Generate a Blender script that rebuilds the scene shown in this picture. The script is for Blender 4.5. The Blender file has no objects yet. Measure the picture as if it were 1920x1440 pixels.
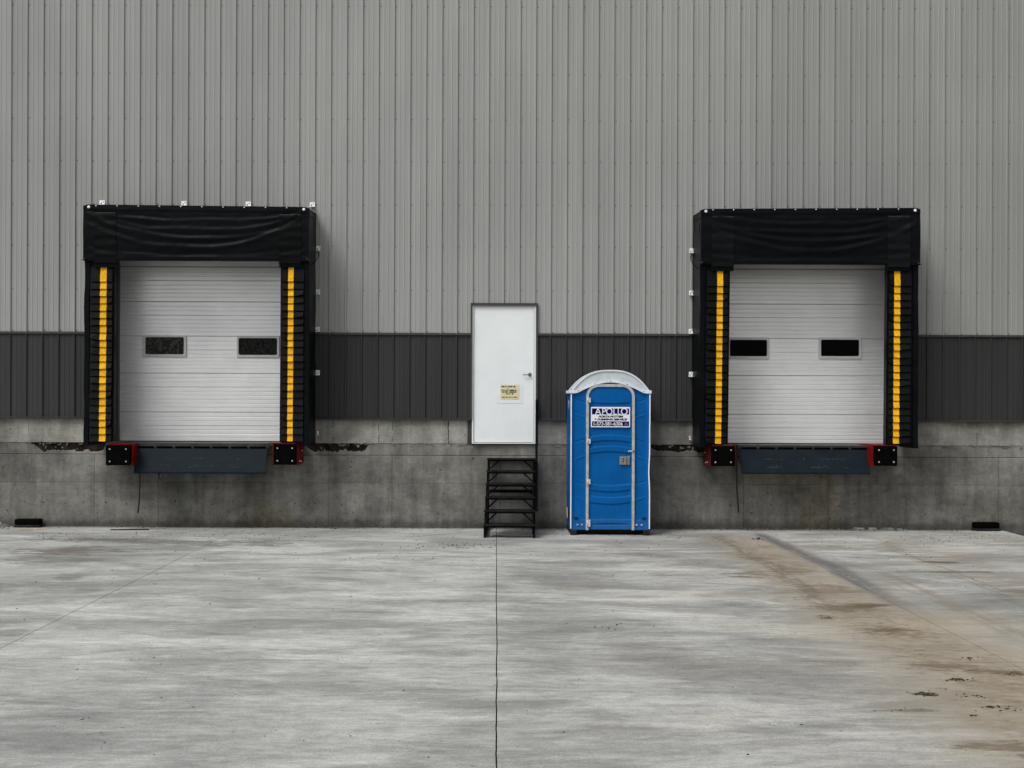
import bpy, bmesh, math, random
from mathutils import Vector, Matrix, noise as mnoise
random.seed(7)
R = math.radians
scene = bpy.context.scene
COL = scene.collection

# ------------------------------------------------------------------ camera
F, DIST, H, ROLL = 2604.0, 20.5, 1.89, 0.0038
cam_d = bpy.data.cameras.new('camera')
cam_d.sensor_width = 36.0
cam_d.lens = F / 1920 * 36
cam_d.shift_x = 30 / 1920
cam_d.shift_y = 30 / 1920
cam_d.clip_start = 0.1
cam_d.clip_end = 2000
cam = bpy.data.objects.new('camera', cam_d)
cam.location = (0, -DIST, H)
cam.rotation_euler = (R(90), -ROLL, 0)
COL.objects.link(cam)
scene.camera = cam

# ------------------------------------------------------------------ overcast daylight
SUN_EL, SUN_AZ = 52, 222            # azimuth clockwise from +Y: front left of the wall
world = bpy.data.worlds.new('World')
scene.world = world
world.use_nodes = True
wt = world.node_tree
wt.nodes.clear()
wo = wt.nodes.new('ShaderNodeOutputWorld')
bg = wt.nodes.new('ShaderNodeBackground')
sky = wt.nodes.new('ShaderNodeTexSky')
sky.sky_type = 'NISHITA'
sky.sun_disc = False
sky.sun_elevation = R(SUN_EL)
sky.sun_rotation = R(SUN_AZ)
sky.air_density = 1.0
sky.dust_density = 4.0
sky.ozone_density = 1.0
hs = wt.nodes.new('ShaderNodeHueSaturation')
hs.inputs['Saturation'].default_value = 0.10
wt.links.new(sky.outputs[0], hs.inputs['Color'])
wt.links.new(hs.outputs[0], bg.inputs['Color'])
bg.inputs['Strength'].default_value = 0.138
wt.links.new(bg.outputs[0], wo.inputs['Surface'])
sd = bpy.data.lights.new('sun', 'SUN')
sd.energy = 1.5
sd.angle = R(25)
sd.color = (1.0, 0.975, 0.94)
sun = bpy.data.objects.new('sun', sd)
az, el = R(SUN_AZ), R(SUN_EL)
sdir = Vector((math.sin(az) * math.cos(el), math.cos(az) * math.cos(el), math.sin(el)))
sun.rotation_euler = sdir.to_track_quat('Z', 'Y').to_euler()
sun.location = sdir * 30
COL.objects.link(sun)
scene.view_settings.view_transform = 'Standard'
scene.view_settings.look = 'None'
scene.view_settings.exposure = 0.0
scene.view_settings.gamma = 1.0
scene.view_settings.use_curve_mapping = False
scene.render.engine = 'CYCLES'


def P(px, py, Y=0.0):
    """measure in the photograph -> (x, z) in metres on a plane standing at depth Y"""
    dx, dy = px - 930, py - 750
    s = F / (DIST + Y)
    return (dx + ROLL * dy) / s, H - (dy - ROLL * dx) / s


def G(px, py):
    """measure in the photograph -> (x, y) on the ground"""
    dx, dy = px - 930, py - 750
    xr, yr = dx + ROLL * dy, dy - ROLL * dx
    s = yr / H
    return xr / s, F / s - DIST


# ------------------------------------------------------------------ node helpers
class NT:
    def __init__(self, name):
        self.m = bpy.data.materials.new(name)
        self.m.use_nodes = True
        self.t = self.m.node_tree
        self.t.nodes.clear()
        self.out = self.t.nodes.new('ShaderNodeOutputMaterial')
        self.b = self.t.nodes.new('ShaderNodeBsdfPrincipled')
        self.t.links.new(self.b.outputs[0], self.out.inputs[0])
        self._pos = None

    def set(self, sock, v):
        if isinstance(v, bpy.types.NodeSocket):
            self.t.links.new(v, sock)
        elif isinstance(v, (tuple, list)) and len(v) == 3 and sock.type == 'RGBA':
            sock.default_value = (*v, 1)
        else:
            sock.default_value = v

    def pos(self):
        if self._pos is None:
            self._pos = self.t.nodes.new('ShaderNodeNewGeometry').outputs['Position']
        return self._pos

    def xyz(self):
        n = self.t.nodes.new('ShaderNodeSeparateXYZ')
        self.t.links.new(self.pos(), n.inputs[0])
        return n.outputs[0], n.outputs[1], n.outputs[2]

    def obj(self):
        return self.t.nodes.new('ShaderNodeTexCoord').outputs['Object']

    def objrand(self):
        return self.t.nodes.new('ShaderNodeObjectInfo').outputs['Random']

    def map(self, scale=(1, 1, 1), loc=(0, 0, 0), vec=None, rot=(0, 0, 0)):
        n = self.t.nodes.new('ShaderNodeMapping')
        self.t.links.new(vec or self.pos(), n.inputs[0])
        n.inputs['Scale'].default_value = scale
        n.inputs['Location'].default_value = loc
        n.inputs['Rotation'].default_value = rot
        return n.outputs[0]

    def noise(self, vec, scale=1.0, detail=4.0, rough=0.55, dist=0.0):
        n = self.t.nodes.new('ShaderNodeTexNoise')
        self.t.links.new(vec, n.inputs['Vector'])
        n.inputs['Scale'].default_value = scale
        n.inputs['Detail'].default_value = detail
        n.inputs['Roughness'].default_value = rough
        n.inputs['Distortion'].default_value = dist
        return n.outputs['Fac']

    def voro(self, vec, scale=1.0):
        n = self.t.nodes.new('ShaderNodeTexVoronoi')
        self.t.links.new(vec, n.inputs['Vector'])
        n.inputs['Scale'].default_value = scale
        return n.outputs['Distance']

    def ramp(self, fac, stops):
        n = self.t.nodes.new('ShaderNodeMapRange')
        (a, va), (b, vb) = stops
        n.interpolation_type = 'SMOOTHSTEP'
        self.set(n.inputs['Value'], fac)
        n.inputs['From Min'].default_value = a
        n.inputs['From Max'].default_value = b
        n.inputs['To Min'].default_value = va
        n.inputs['To Max'].default_value = vb
        return n.outputs[0]

    def m2(self, op, a, b=0.0, c=None):
        n = self.t.nodes.new('ShaderNodeMath')
        n.operation = op
        self.set(n.inputs[0], a)
        self.set(n.inputs[1], b)
        if c is not None:
            self.set(n.inputs[2], c)
        return n.outputs[0]

    def mix(self, fac, a, b, blend='MIX'):
        n = self.t.nodes.new('ShaderNodeMix')
        n.data_type = 'RGBA'
        n.blend_type = blend
        self.set(n.inputs[0], fac)
        self.set(n.inputs[6], a)
        self.set(n.inputs[7], b)
        return n.outputs[2]

    def scale_col(self, col, fac):
        """colour times a scalar"""
        n = self.t.nodes.new('ShaderNodeVectorMath')
        n.operation = 'SCALE'
        self.set(n.inputs[0], col if isinstance(col, bpy.types.NodeSocket) else tuple(col))
        self.set(n.inputs['Scale'], fac)
        return n.outputs[0]

    def bump(self, height, strength=0.5, dist=0.01):
        n = self.t.nodes.new('ShaderNodeBump')
        n.inputs['Strength'].default_value = strength
        n.inputs['Distance'].default_value = dist
        self.set(n.inputs['Height'], height)
        self.t.links.new(n.outputs[0], self.b.inputs['Normal'])

    def fin(self, color, rough=0.6, spec=0.3, metal=0.0):
        self.set(self.b.inputs['Base Color'], color)
        self.set(self.b.inputs['Roughness'], rough)
        self.set(self.b.inputs['Specular IOR Level'], spec)
        self.set(self.b.inputs['Metallic'], metal)
        return self.m


def simple(name, col, rough=0.6, spec=0.3, metal=0.0, var=0.12, scale=6.0, bump=0.0, bscale=60, stretch=(1, 1, 1), perobj=0.0):
    n = NT(name)
    f = n.noise(n.map(stretch), scale, 5, 0.6)
    k = n.ramp(f, [(0.3, 1 - var), (0.7, 1 + var)])
    if perobj:
        k = n.m2('MULTIPLY', k, n.ramp(n.objrand(), [(0, 1 - perobj), (1, 1 + perobj)]))
    if bump:
        n.bump(n.noise(n.map(stretch), bscale, 4, 0.6), bump, 0.004)
    return n.fin(n.scale_col(col, k), rough, spec, metal)


M = {}

# painted steel siding: faint vertical streaks and dust
def siding(name, col, perobj=0.045, var=0.06, spec=0.3, rough=0.5):
    n = NT(name)
    a = n.noise(n.map((6, 6, 0.25)), 1.0, 5, 0.6)
    b = n.noise(n.map((0.35, 1, 0.3)), 1.0, 3, 0.5)
    c = n.noise(n.map((60, 60, 60)), 1.0, 3, 0.6)
    k = n.m2('MULTIPLY', n.ramp(a, [(0.3, 1 - var), (0.7, 1 + var)]), n.ramp(b, [(0.3, 1 - var), (0.7, 1 + var)]))
    k = n.m2('MULTIPLY', k, n.ramp(c, [(0.3, 0.96), (0.7, 1.04)]))
    k = n.m2('MULTIPLY', k, n.ramp(n.objrand(), [(0, 1 - perobj), (1, 1 + perobj)]))
    n.bump(n.noise(n.map((5, 5, 1.2)), 1.0, 2, 0.5), 0.12, 0.02)
    return n.fin(n.scale_col(col, k), rough, spec)

M['siding'] = siding('light_grey_siding', (0.283, 0.288, 0.279))
M['siding_dark'] = siding('charcoal_siding', (0.036, 0.0362, 0.0365), 0.05, 0.1, 0.15)
M['trim_dark'] = simple('charcoal_trim', (0.05, 0.05, 0.048), 0.5, 0.25, var=0.08)
M['screw'] = simple('dull_screw', (0.08, 0.08, 0.078), 0.5, 0.3)
M['zinc'] = simple('galvanised_steel', (0.86, 0.88, 0.88), 0.4, 0.5, 0.05, var=0.15, scale=40)


def concrete_wall():
    n = NT('formed_concrete')
    x, y, z = n.xyz()
    big = n.noise(n.map((0.9, 1, 1.1)), 1.0, 5, 0.6, 0.4)
    drip = n.noise(n.map((4.5, 1, 0.5)), 1.0, 5, 0.65)
    grain = n.noise(n.map((1.6, 1, 9)), 1.0, 8, 0.74, 1.6)
    mott = n.noise(n.map((6, 1, 7), (2, 0, 5)), 1.0, 7, 0.75, 0.4)
    fine = n.noise(n.map((45, 45, 45)), 1.0, 5, 0.7)
    k = n.ramp(big, [(0.34, 0.74), (0.64, 1.24)])
    k = n.m2('MULTIPLY', k, n.ramp(mott, [(0.3, 0.80), (0.7, 1.18)]))
    k = n.m2('MULTIPLY', k, n.ramp(n.objrand(), [(0, 0.93), (1, 1.07)]))
    k = n.m2('MULTIPLY', k, n.ramp(drip, [(0.3, 0.76), (0.7, 1.20)]))
    k = n.m2('MULTIPLY', k, n.ramp(grain, [(0.32, 0.93), (0.68, 1.06)]))
    k = n.m2('MULTIPLY', k, n.ramp(fine, [(0.25, 0.85), (0.75, 1.14)]))
    # the strip above the ledge is paler than the formed wall below
    up = n.ramp(z, [(1.235, 0.0), (1.25, 1.0)])
    k = n.m2('MULTIPLY', k, n.m2('MULTIPLY_ADD', n.m2('MULTIPLY', up, n.ramp(x, [(-3, 1.0), (3.0, 0.55)])), 0.60, 1.0))
    # splash dirt at the foot
    foot = n.m2('MULTIPLY', n.ramp(n.m2('MULTIPLY_ADD', n.noise(n.map((5, 1, 6)), 1, 4, 0.7), -0.22, z), [(-0.08, 1.0), (0.07, 0.0)]), 0.5)
    k = n.m2('MULTIPLY', k, n.m2('SUBTRACT', 1.0, foot))
    # blow holes
    v = n.voro(n.map((5, 1, 5)), 1.0)
    hole = n.m2('MULTIPLY', n.ramp(v, [(0.055, 1.0), (0.09, 0.0)]), n.ramp(n.noise(n.map((1.7, 1, 2.3)), 1, 2), [(0.5, 0.0), (0.56, 1.0)]))
    k = n.m2('MULTIPLY', k, n.m2('MULTIPLY_ADD', hole, -0.55, 1.0))
    # vertical hairline cracks in the upper strip
    wob = n.m2('MULTIPLY', n.m2('SUBTRACT', n.noise(n.map((0.1, 1, 9)), 1, 4, 0.7), 0.5), 0.07)
    xs = n.m2('ADD', x, wob)
    cr = 0.0
    for cx, wd in ((-1.73, 0.008), (-1.52, 0.007), (-0.70, 0.012), (-2.40, 0.006), (5.9, 0.006), (-6.9, 0.005), (7.1, 0.005)):
        d = n.m2('ABSOLUTE', n.m2('SUBTRACT', xs, cx))
        cr = n.m2('MAXIMUM', n.ramp(d, [(wd * 0.4, 1.0), (wd, 0.0)]), cr)
    cr = n.m2('MULTIPLY', n.m2('MULTIPLY', cr, up), n.ramp(n.noise(n.map((3, 1, 7)), 1, 3), [(0.42, 0.0), (0.52, 0.8)]))
    k = n.m2('MULTIPLY', k, n.m2('SUBTRACT', 1.0, cr))
    col = n.scale_col((0.160, 0.157, 0.142), k)
    # rusty run-off stains
    for sx, sz, rx, rz, a in ((-3.35, 0.12, 0.5, 0.28, 0.5), (4.78, 0.35, 0.40, 0.7, 0.5), (-5.2, 0.1, 0.4, 0.15, 0.25), (4.0, 0.75, 0.6, 0.3, 0.25)):
        dx = n.m2('DIVIDE', n.m2('SUBTRACT', x, sx), rx)
        dz = n.m2('DIVIDE', n.m2('SUBTRACT', z, sz), rz)
        d = n.m2('ADD', n.m2('MULTIPLY', dx, dx), n.m2('MULTIPLY', dz, dz))
        d = n.m2('ADD', d, n.m2('ADD', n.m2('MULTIPLY', n.m2('SUBTRACT', mott, 0.5), 2.8), n.m2('MULTIPLY', n.m2('SUBTRACT', big, 0.5), 2.0)))
        msk = n.m2('MULTIPLY', n.ramp(d, [(-0.3, 1.0), (1.3, 0.0)]), a)
        col = n.mix(msk, col, n.scale_col((0.165, 0.13, 0.075), k))
    # pale lime runs above the ledge on the right
    lime = n.m2('MULTIPLY', n.ramp(n.noise(n.map((7, 1, 2.0), (3, 0, 0)), 1, 5, 0.7, 0.5), [(0.58, 0.0), (0.72, 0.35)]), up)
    col = n.mix(lime, col, (0.36, 0.35, 0.32))
    h = n.m2('ADD', n.m2('MULTIPLY', grain, 0.5), n.m2('ADD', n.m2('MULTIPLY', fine, 0.5), n.m2('MULTIPLY', hole, -1.5)))
    n.bump(h, 0.55, 0.006)
    return n.fin(col, 0.85, 0.12)


M['concrete'] = concrete_wall()


def slab_mat():
    n = NT('broomed_concrete_slab')
    x, y, z = n.xyz()
    w1 = n.noise(n.map((0.35, 0.35, 1)), 1.0, 3, 0.5)
    warp = n.m2('MULTIPLY', n.m2('SUBTRACT', n.noise(n.map((0.12, 0.25, 1)), 1.0, 2, 0.5), 0.5), 1.1)
    cmb = n.t.nodes.new('ShaderNodeCombineXYZ')
    n.set(cmb.inputs[0], x)
    n.set(cmb.inputs[1], n.m2('ADD', y, warp))
    v = cmb.outputs[0]
    s1 = n.noise(n.map((0.42, 0.85, 1), vec=v), 1.0, 8, 0.64, 0.7)
    s2 = n.noise(n.map((1.3, 3.0, 1), (7, 3, 0), vec=v), 1.0, 8, 0.72, 0.5)
    s3 = n.noise(n.map((2.2, 13, 1), (1, 5, 0), vec=v), 1.0, 7, 0.76)
    s4 = n.noise(n.map((16, 95, 1), (1, 2, 0)), 1.0, 4, 0.75)
    blot = n.noise(n.map((0.5, 0.42, 1), (4, 9, 0)), 1.0, 7, 0.62, 0.5)
    fine = n.noise(n.map((60, 75, 1)), 1.0, 5, 0.8)
    med = n.noise(n.map((9, 13, 1), (3, 3, 0)), 1.0, 6, 0.75)
    k = n.ramp(s1, [(0.43, 0.80), (0.56, 1.12)])
    k = n.m2('MULTIPLY', k, n.ramp(s2, [(0.36, 0.86), (0.62, 1.13)]))
    k = n.m2('MULTIPLY', k, n.ramp(s3, [(0.32, 0.86), (0.68, 1.12)]))
    k = n.m2('MULTIPLY', k, n.ramp(s4, [(0.28, 0.91), (0.72, 1.09)]))
    k = n.m2('MULTIPLY', k, n.ramp(blot, [(0.40, 0.86), (0.56, 1.08)]))
    k = n.m2('MULTIPLY', k, n.ramp(fine, [(0.25, 0.70), (0.75, 1.28)]))
    k = n.m2('MULTIPLY', k, n.ramp(med, [(0.28, 0.84), (0.72, 1.14)]))
    k = n.m2('MULTIPLY', k, n.ramp(n.objrand(), [(0, 0.95), (1, 1.05)]))
    # thin lime bloom with crisp edges
    bl = n.m2('MULTIPLY', n.ramp(n.noise(n.map((0.35, 1.7, 1), (11, 4, 0), vec=v), 1.0, 8, 0.66, 0.2), [(0.56, 0.0), (0.585, 1.0)]), 0.12)
    k = n.m2('ADD', k, bl)
    col = n.scale_col((0.352, 0.357, 0.343), k)
    # warm tint to the right, where mud has been driven in
    warm = n.m2('MULTIPLY', n.ramp(x, [(-1.0, 0.0), (3.6, 1.0)]), n.ramp(n.noise(n.map((0.5, 1.2, 1), (2, 2, 0)), 1, 7, 0.7), [(0.38, 0.0), (0.62, 0.42)]))
    col = n.mix(warm, col, n.scale_col((0.345, 0.305, 0.24), k))
    rough_n = n.noise(n.map((3.2, 8.5, 1), (5, 1, 0)), 1.0, 8, 0.78, 0.3)
    wide_n = n.noise(n.map((1.0, 1.6, 1), (9, 1, 0)), 1.0, 6, 0.7, 0.3)
    track_n = n.noise(n.map((9.0, 0.35, 1), (5, 1, 0)), 1.0, 5, 0.7)

    def band(cx, drift, hw, soft, y0, y1, amt, thr, colr, stre, col):
        c = n.m2('MULTIPLY_ADD', y, drift, cx)
        d = n.m2('ABSOLUTE', n.m2('SUBTRACT', n.m2('ADD', x, n.m2('MULTIPLY', n.m2('SUBTRACT', w1, 0.5), 0.5)), c))
        msk = n.ramp(d, [(hw, 1.0), (hw + soft, 0.0)])
        msk = n.m2('MULTIPLY', msk, n.m2('MULTIPLY', n.ramp(y, [(y0 - 1.5, 0.0), (y0 + 1.5, 1.0)]), n.ramp(y, [(y1 - 0.4, 1.0), (y1 + 0.4, 0.0)])))
        d = n.m2('MULTIPLY', n.m2('SUBTRACT', med, 0.5), 0.9)
        stre = n.m2('ADD', stre, d)
        msk = n.m2('MULTIPLY', msk, n.ramp(stre, [(thr, 0.0), (thr + 0.16, 1.0)]))
        return n.mix(n.m2('MULTIPLY', msk, amt), col, colr)
    col = band(3.42, 0.0, 0.25, 0.45, -18, -1.6, 0.50, 0.20, (0.32, 0.272, 0.20), rough_n, col)
    col = band(3.45, 0.0, 0.55, 0.8, -24, -8.0, 0.42, 0.26, (0.32, 0.272, 0.20), rough_n, col)
    col = band(3.30, 0.0, 0.12, 0.55, -14, -1.0, 0.55, 0.46, (0.21, 0.165, 0.11), s2, col)
    col = band(3.30, 0.0, 0.15, 0.6, -16, -1.0, 0.45, 0.44, (0.19, 0.152, 0.105), wide_n, col)
    col = band(3.15, 0.0, 0.10, 0.5, -12, -1.6, 0.9, 0.56, (0.11, 0.08, 0.048), rough_n, col)
    col = band(4.25, 0.0, 0.02, 0.3, -12, -5.0, 0.5, 0.45, (0.19, 0.15, 0.10), track_n, col)
    col = band(3.84, 0.0, 0.03, 0.16, -7.5, -0.7, 0.85, 0.30, (0.115, 0.115, 0.117), track_n, col)
    col = band(3.15, 0.0, 0.03, 0.14, -8, -1.0, 0.6, 0.38, (0.12, 0.105, 0.08), track_n, col)
    col = band(5.45, 0.01, 0.10, 0.5, -10, -1.3, 0.55, 0.44, (0.20, 0.155, 0.10), rough_n, col)
    col = band(5.2, 0.03, 0.03, 0.10, -8, -1.2, 0.45, 0.42, (0.13, 0.115, 0.09), track_n, col)

    def blob(px, py, rx, ry, amt, colr, col, thr=0.46):
        gx, gy = G(px, py)
        dx = n.m2('DIVIDE', n.m2('SUBTRACT', x, gx), rx)
        dy = n.m2('DIVIDE', n.m2('SUBTRACT', y, gy), ry)
        d = n.m2('ADD', n.m2('MULTIPLY', dx, dx), n.m2('MULTIPLY', dy, dy))
        d = n.m2('ADD', d, n.m2('MULTIPLY', n.m2('SUBTRACT', s2, 0.5), 3.0))
        d = n.m2('ADD', d, n.m2('MULTIPLY', n.m2('SUBTRACT', rough_n, 0.52), 9.0))
        return n.mix(n.m2('MULTIPLY', n.ramp(d, [(-0.2, 1.0), (1.0, 0.0)]), amt), col, colr)
    dark = (0.125, 0.108, 0.088)
    brown = (0.12, 0.088, 0.052)
    for a in ((175, 1012, 0.95, 0.30, 0.85, dark), (130, 1032, 0.8, 0.5, 0.8, dark), (300, 1016, 0.6, 0.3, 0.6, dark), (90, 1050, 0.6, 0.4, 0.45, dark),
              (455, 1018, 0.7, 0.5, 0.7, dark), (125, 1083, 0.16, 0.25, 0.5, dark), (8, 1188, 0.2, 0.2, 0.5, dark),
              (865, 1044, 0.35, 0.18, 0.4, brown), (1410, 1077, 0.3, 0.35, 0.75, brown), (1245, 1076, 0.3, 0.3, 0.4, brown),
              (1480, 1070, 0.25, 0.45, 0.6, brown), (1415, 1047, 0.3, 0.2, 0.55, brown), (1755, 1054, 0.22, 0.13, 0.9, brown),
              (1790, 1072, 0.6, 0.12, 0.7, brown), (1905, 1108, 0.2, 0.2, 0.6, brown), (1590, 1140, 0.4, 0.25, 0.7, brown),
              (1672, 1184, 0.26, 0.2, 0.9, brown), (1550, 1158, 0.09, 0.12, 0.8, brown), (1760, 1250, 0.3, 0.14, 0.7, brown),
              (1885, 1260, 0.25, 0.12, 0.8, brown), (1700, 1332, 0.2, 0.05, 0.6, brown), (1075, 1103, 0.3, 0.2, 0.35, brown),
              (1900, 1405, 0.35, 0.2, 0.7, brown), (1560, 1105, 0.35, 0.4, 0.5, brown), (1620, 1135, 0.25, 0.15, 0.9, brown), (1738, 1302, 0.09, 0.06, 1.0, brown), (1799, 1275, 0.08, 0.06, 0.9, brown)):
        col = blob(*a, col)
    # scuffed pale wheel turn left of the centre joint
    gx, gy = G(655, 1200)
    dx = n.m2('SUBTRACT', x, gx)
    dy = n.m2('MULTIPLY', n.m2('SUBTRACT', y, gy), 0.45)
    rr = n.m2('SQRT', n.m2('ADD', n.m2('MULTIPLY', dx, dx), n.m2('MULTIPLY', dy, dy)))
    ring = n.ramp(n.m2('ABSOLUTE', n.m2('SUBTRACT', n.m2('ADD', rr, n.m2('MULTIPLY', n.m2('SUBTRACT', rough_n, 0.5), 0.12)), 0.28)), [(0.01, 1.0), (0.03, 0.0)])
    ring = n.m2('MULTIPLY', ring, n.m2('MULTIPLY', n.ramp(x, [(gx, 0), (gx + 0.2, 1)]), n.ramp(fine, [(0.4, 0.0), (0.6, 0.6)])))
    col = n.mix(ring, col, (0.48, 0.48, 0.46))
    # faint curved scuffs left by turning wheels
    for (ax_, ay_, rad, yw, wd_, am, cc) in ((-6.5, -27.5, 12.6, 1.0, 0.010, 0.45, (0.16, 0.16, 0.15)), (9.0, -22.0, 10.8, 1.0, 0.02, 0.35, (0.2, 0.2, 0.19)),
                                            (-1.0, -24.0, 9.2, 1.0, 0.014, 0.4, (0.5, 0.5, 0.48)), (1.5, 6.0, 17.5, 1.0, 0.03, 0.28, (0.2, 0.2, 0.19)),
                                            (-3.0, 3.0, 9.5, 1.0, 0.025, 0.3, (0.5, 0.5, 0.48)), (6.0, -30.0, 18.4, 1.0, 0.02, 0.3, (0.5, 0.5, 0.48))):
        dx = n.m2('SUBTRACT', x, ax_)
        dy = n.m2('SUBTRACT', y, ay_)
        rr = n.m2('SQRT', n.m2('ADD', n.m2('MULTIPLY', dx, dx), n.m2('MULTIPLY', dy, dy)))
        rr = n.m2('ADD', rr, n.m2('MULTIPLY', n.m2('SUBTRACT', med, 0.5), wd_ * 2.5))
        m_ = n.ramp(n.m2('ABSOLUTE', n.m2('SUBTRACT', rr, rad)), [(wd_ * 0.4, 1.0), (wd_ * 1.6, 0.0)])
        m_ = n.m2('MULTIPLY', m_, n.ramp(wide_n, [(0.44, 0.0), (0.60, am)]))
        col = n.mix(m_, col, cc)
    # small specks and pitting
    v1 = n.voro(n.map((9, 9, 1)), 1.0)
    sp = n.m2('MULTIPLY', n.ramp(v1, [(0.05, 1.0), (0.12, 0.0)]), n.ramp(n.noise(n.map((1.3, 1.3, 1)), 1, 3), [(0.46, 0.0), (0.58, 0.75)]))
    col = n.mix(sp, col, (0.08, 0.075, 0.07))
    # dirt gathered along the wall foot
    nb = n.m2('ADD', n.ramp(y, [(-0.35, 0.0), (-0.02, 0.75)]), n.m2('MULTIPLY', n.m2('SUBTRACT', rough_n, 0.5), 1.3))
    col = n.mix(n.ramp(nb, [(0.28, 0.0), (0.75, 0.65)]), col, (0.13, 0.12, 0.10))
    h = n.m2('ADD', n.m2('MULTIPLY', fine, 0.7), n.m2('ADD', s4, s3))
    n.bump(h, 0.5, 0.004)
    return n.fin(col, n.ramp(s2, [(0.3, 0.72), (0.7, 0.9)]), 0.2)


M['slab'] = slab_mat()
M['soil'] = simple('gravelly_soil', (0.13, 0.115, 0.09), 0.95, 0.1, var=0.35, scale=2.5, bump=0.6, bscale=20)
M['joint'] = simple('joint_filler', (0.012, 0.012, 0.011), 0.9, 0.1)
M['board'] = simple('rotten_board', (0.017, 0.0115, 0.0095), 0.9, 0.1, var=0.7, scale=9, bump=0.8, bscale=30)
M['white_door'] = simple('white_door_paint', (0.74, 0.775, 0.78), 0.55, 0.3, var=0.025, scale=3, bump=0.15, bscale=250)
M['white_frame'] = simple('white_frame_paint', (0.72, 0.74, 0.745), 0.5, 0.3, var=0.03)
M['caulk'] = simple('dark_flashing', (0.04, 0.041, 0.036), 0.7, 0.2)
M['steel_handle'] = simple('satin_steel', (0.25, 0.25, 0.25), 0.3, 0.5, 0.8)
M['paper'] = simple('yellowed_paper', (0.66, 0.59, 0.38), 0.8, 0.2, var=0.08, scale=30)
M['sleeve'] = simple('tape_patch', (0.72, 0.755, 0.77), 0.5, 0.5, var=0.03)
M['ink'] = simple('black_ink', (0.02, 0.018, 0.015), 0.8, 0.1)


def overhead():
    n = NT('white_steel_overhead_door')
    a = n.noise(n.map((1.5, 1, 40)), 1.0, 4, 0.6)
    b = n.noise(n.map((1.0, 1, 1.0)), 1.0, 4, 0.6)
    f = n.noise(n.map((200, 200, 200)), 1.0, 2, 0.6)
    k = n.m2('MULTIPLY', n.ramp(a, [(0.3, 0.96), (0.7, 1.04)]), n.ramp(b, [(0.3, 0.93), (0.7, 1.05)]))
    n.bump(f, 0.12, 0.002)
    return n.fin(n.scale_col((0.80, 0.81, 0.81), k), 0.30, 0.7, 0.35)


M['overhead'] = overhead()
M['win_frame'] = simple('grey_plastic_frame', (0.50, 0.51, 0.51), 0.5, 0.3, var=0.05)
M['glass_black'] = simple('dark_glazing', (0.002, 0.002, 0.002), 0.12, 0.04, var=0.5, scale=30)


def streaky_glass(name, c0, c1, sc, dist, spec):
    n = NT(name)
    f = n.noise(n.map((sc, 1, sc * 0.8)), 1.0, 2, 0.5, dist)
    return n.fin(n.mix(n.ramp(f, [(0.42, 0.0), (0.62, 1.0)]), c0, c1), 0.2, spec)


M['glass_haze_reflection'] = streaky_glass('haze_reflection_glazing', (0.012, 0.012, 0.010), (0.046, 0.046, 0.042), 4.5, 5.0, 0.1)  # condensation haze and grey reflections, both put into the pane colour
M['glass_streak'] = streaky_glass('streaked_glazing', (0.004, 0.004, 0.004), (0.026, 0.026, 0.024), 13, 5.0, 0.06)


def fabric(name, col, rough=0.55, spec=0.14, per=0.15):
    n = NT(name)
    a = n.noise(n.map((2, 2, 5)), 1.0, 4, 0.6)
    k = n.m2('MULTIPLY', n.ramp(a, [(0.3, 0.75), (0.7, 1.3)]), n.ramp(n.objrand(), [(0, 1 - per), (1, 1 + per)]))
    n.bump(n.m2('ADD', n.noise(n.map((7, 7, 16)), 1.0, 3, 0.5), n.m2('MULTIPLY', n.noise(n.map((300, 300, 300)), 1.0, 2, 0.5), 0.08)), 0.25, 0.02)
    return n.fin(n.scale_col(col, k), rough, spec)


M['vinyl'] = fabric('black_vinyl', (0.0022, 0.0030, 0.0038), 0.42, 0.07)
M['vinyl2'] = fabric('black_pleat_vinyl', (0.0035, 0.0042, 0.0048), 0.5, 0.07, 0.35)
M['yellow'] = simple('yellow_guide_stripe', (0.72, 0.365, 0.006), 0.55, 0.1, var=0.14, scale=25, perobj=0.10)
M['rubber'] = simple('black_rubber', (0.0014, 0.0014, 0.0014), 0.7, 0.03, var=0.5, scale=12, bump=0.4, bscale=60)
M['red'] = simple('red_steel', (0.17, 0.003, 0.004), 0.5, 0.12, var=0.25, scale=9)
M['lip'] = simple('blue_grey_steel', (0.0078, 0.0135, 0.0185), 0.55, 0.07, var=0.15, scale=5, bump=0.3, bscale=80)
M['deck'] = simple('worn_deck_steel', (0.035, 0.035, 0.034), 0.5, 0.2, var=0.3, scale=8)
M['nub'] = simple('pale_tread_nub', (0.12, 0.14, 0.15), 0.4, 0.4, var=0.7, scale=14)
M['blackpaint'] = simple('black_painted_timber', (0.003, 0.003, 0.003), 0.7, 0.04, var=0.4, scale=10, bump=0.3)
M['treadwood'] = simple('worn_black_tread', (0.011, 0.010, 0.010), 0.7, 0.06, var=0.5, scale=8, bump=0.4)
M['rod'] = simple('dark_rod', (0.03, 0.03, 0.026), 0.5, 0.3)
M['rust'] = simple('rusty_bar', (0.055, 0.03, 0.022), 0.9, 0.1, var=0.4, scale=20)
M['wood'] = simple('pale_lath', (0.50, 0.40, 0.26), 0.8, 0.2, var=0.25, scale=12)
M['stone'] = simple('crushed_stone', (0.26, 0.26, 0.25), 0.9, 0.1, var=0.9, scale=22)
M['chip'] = simple('concrete_chip', (0.27, 0.27, 0.245), 0.9, 0.1, var=0.35, scale=14)
M['debris'] = simple('dark_debris', (0.028, 0.026, 0.023), 0.9, 0.1, var=0.6, scale=10)
M['mud'] = simple('dried_mud', (0.045, 0.035, 0.022), 0.95, 0.1, var=0.4, scale=20, bump=0.6, bscale=50)


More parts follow.
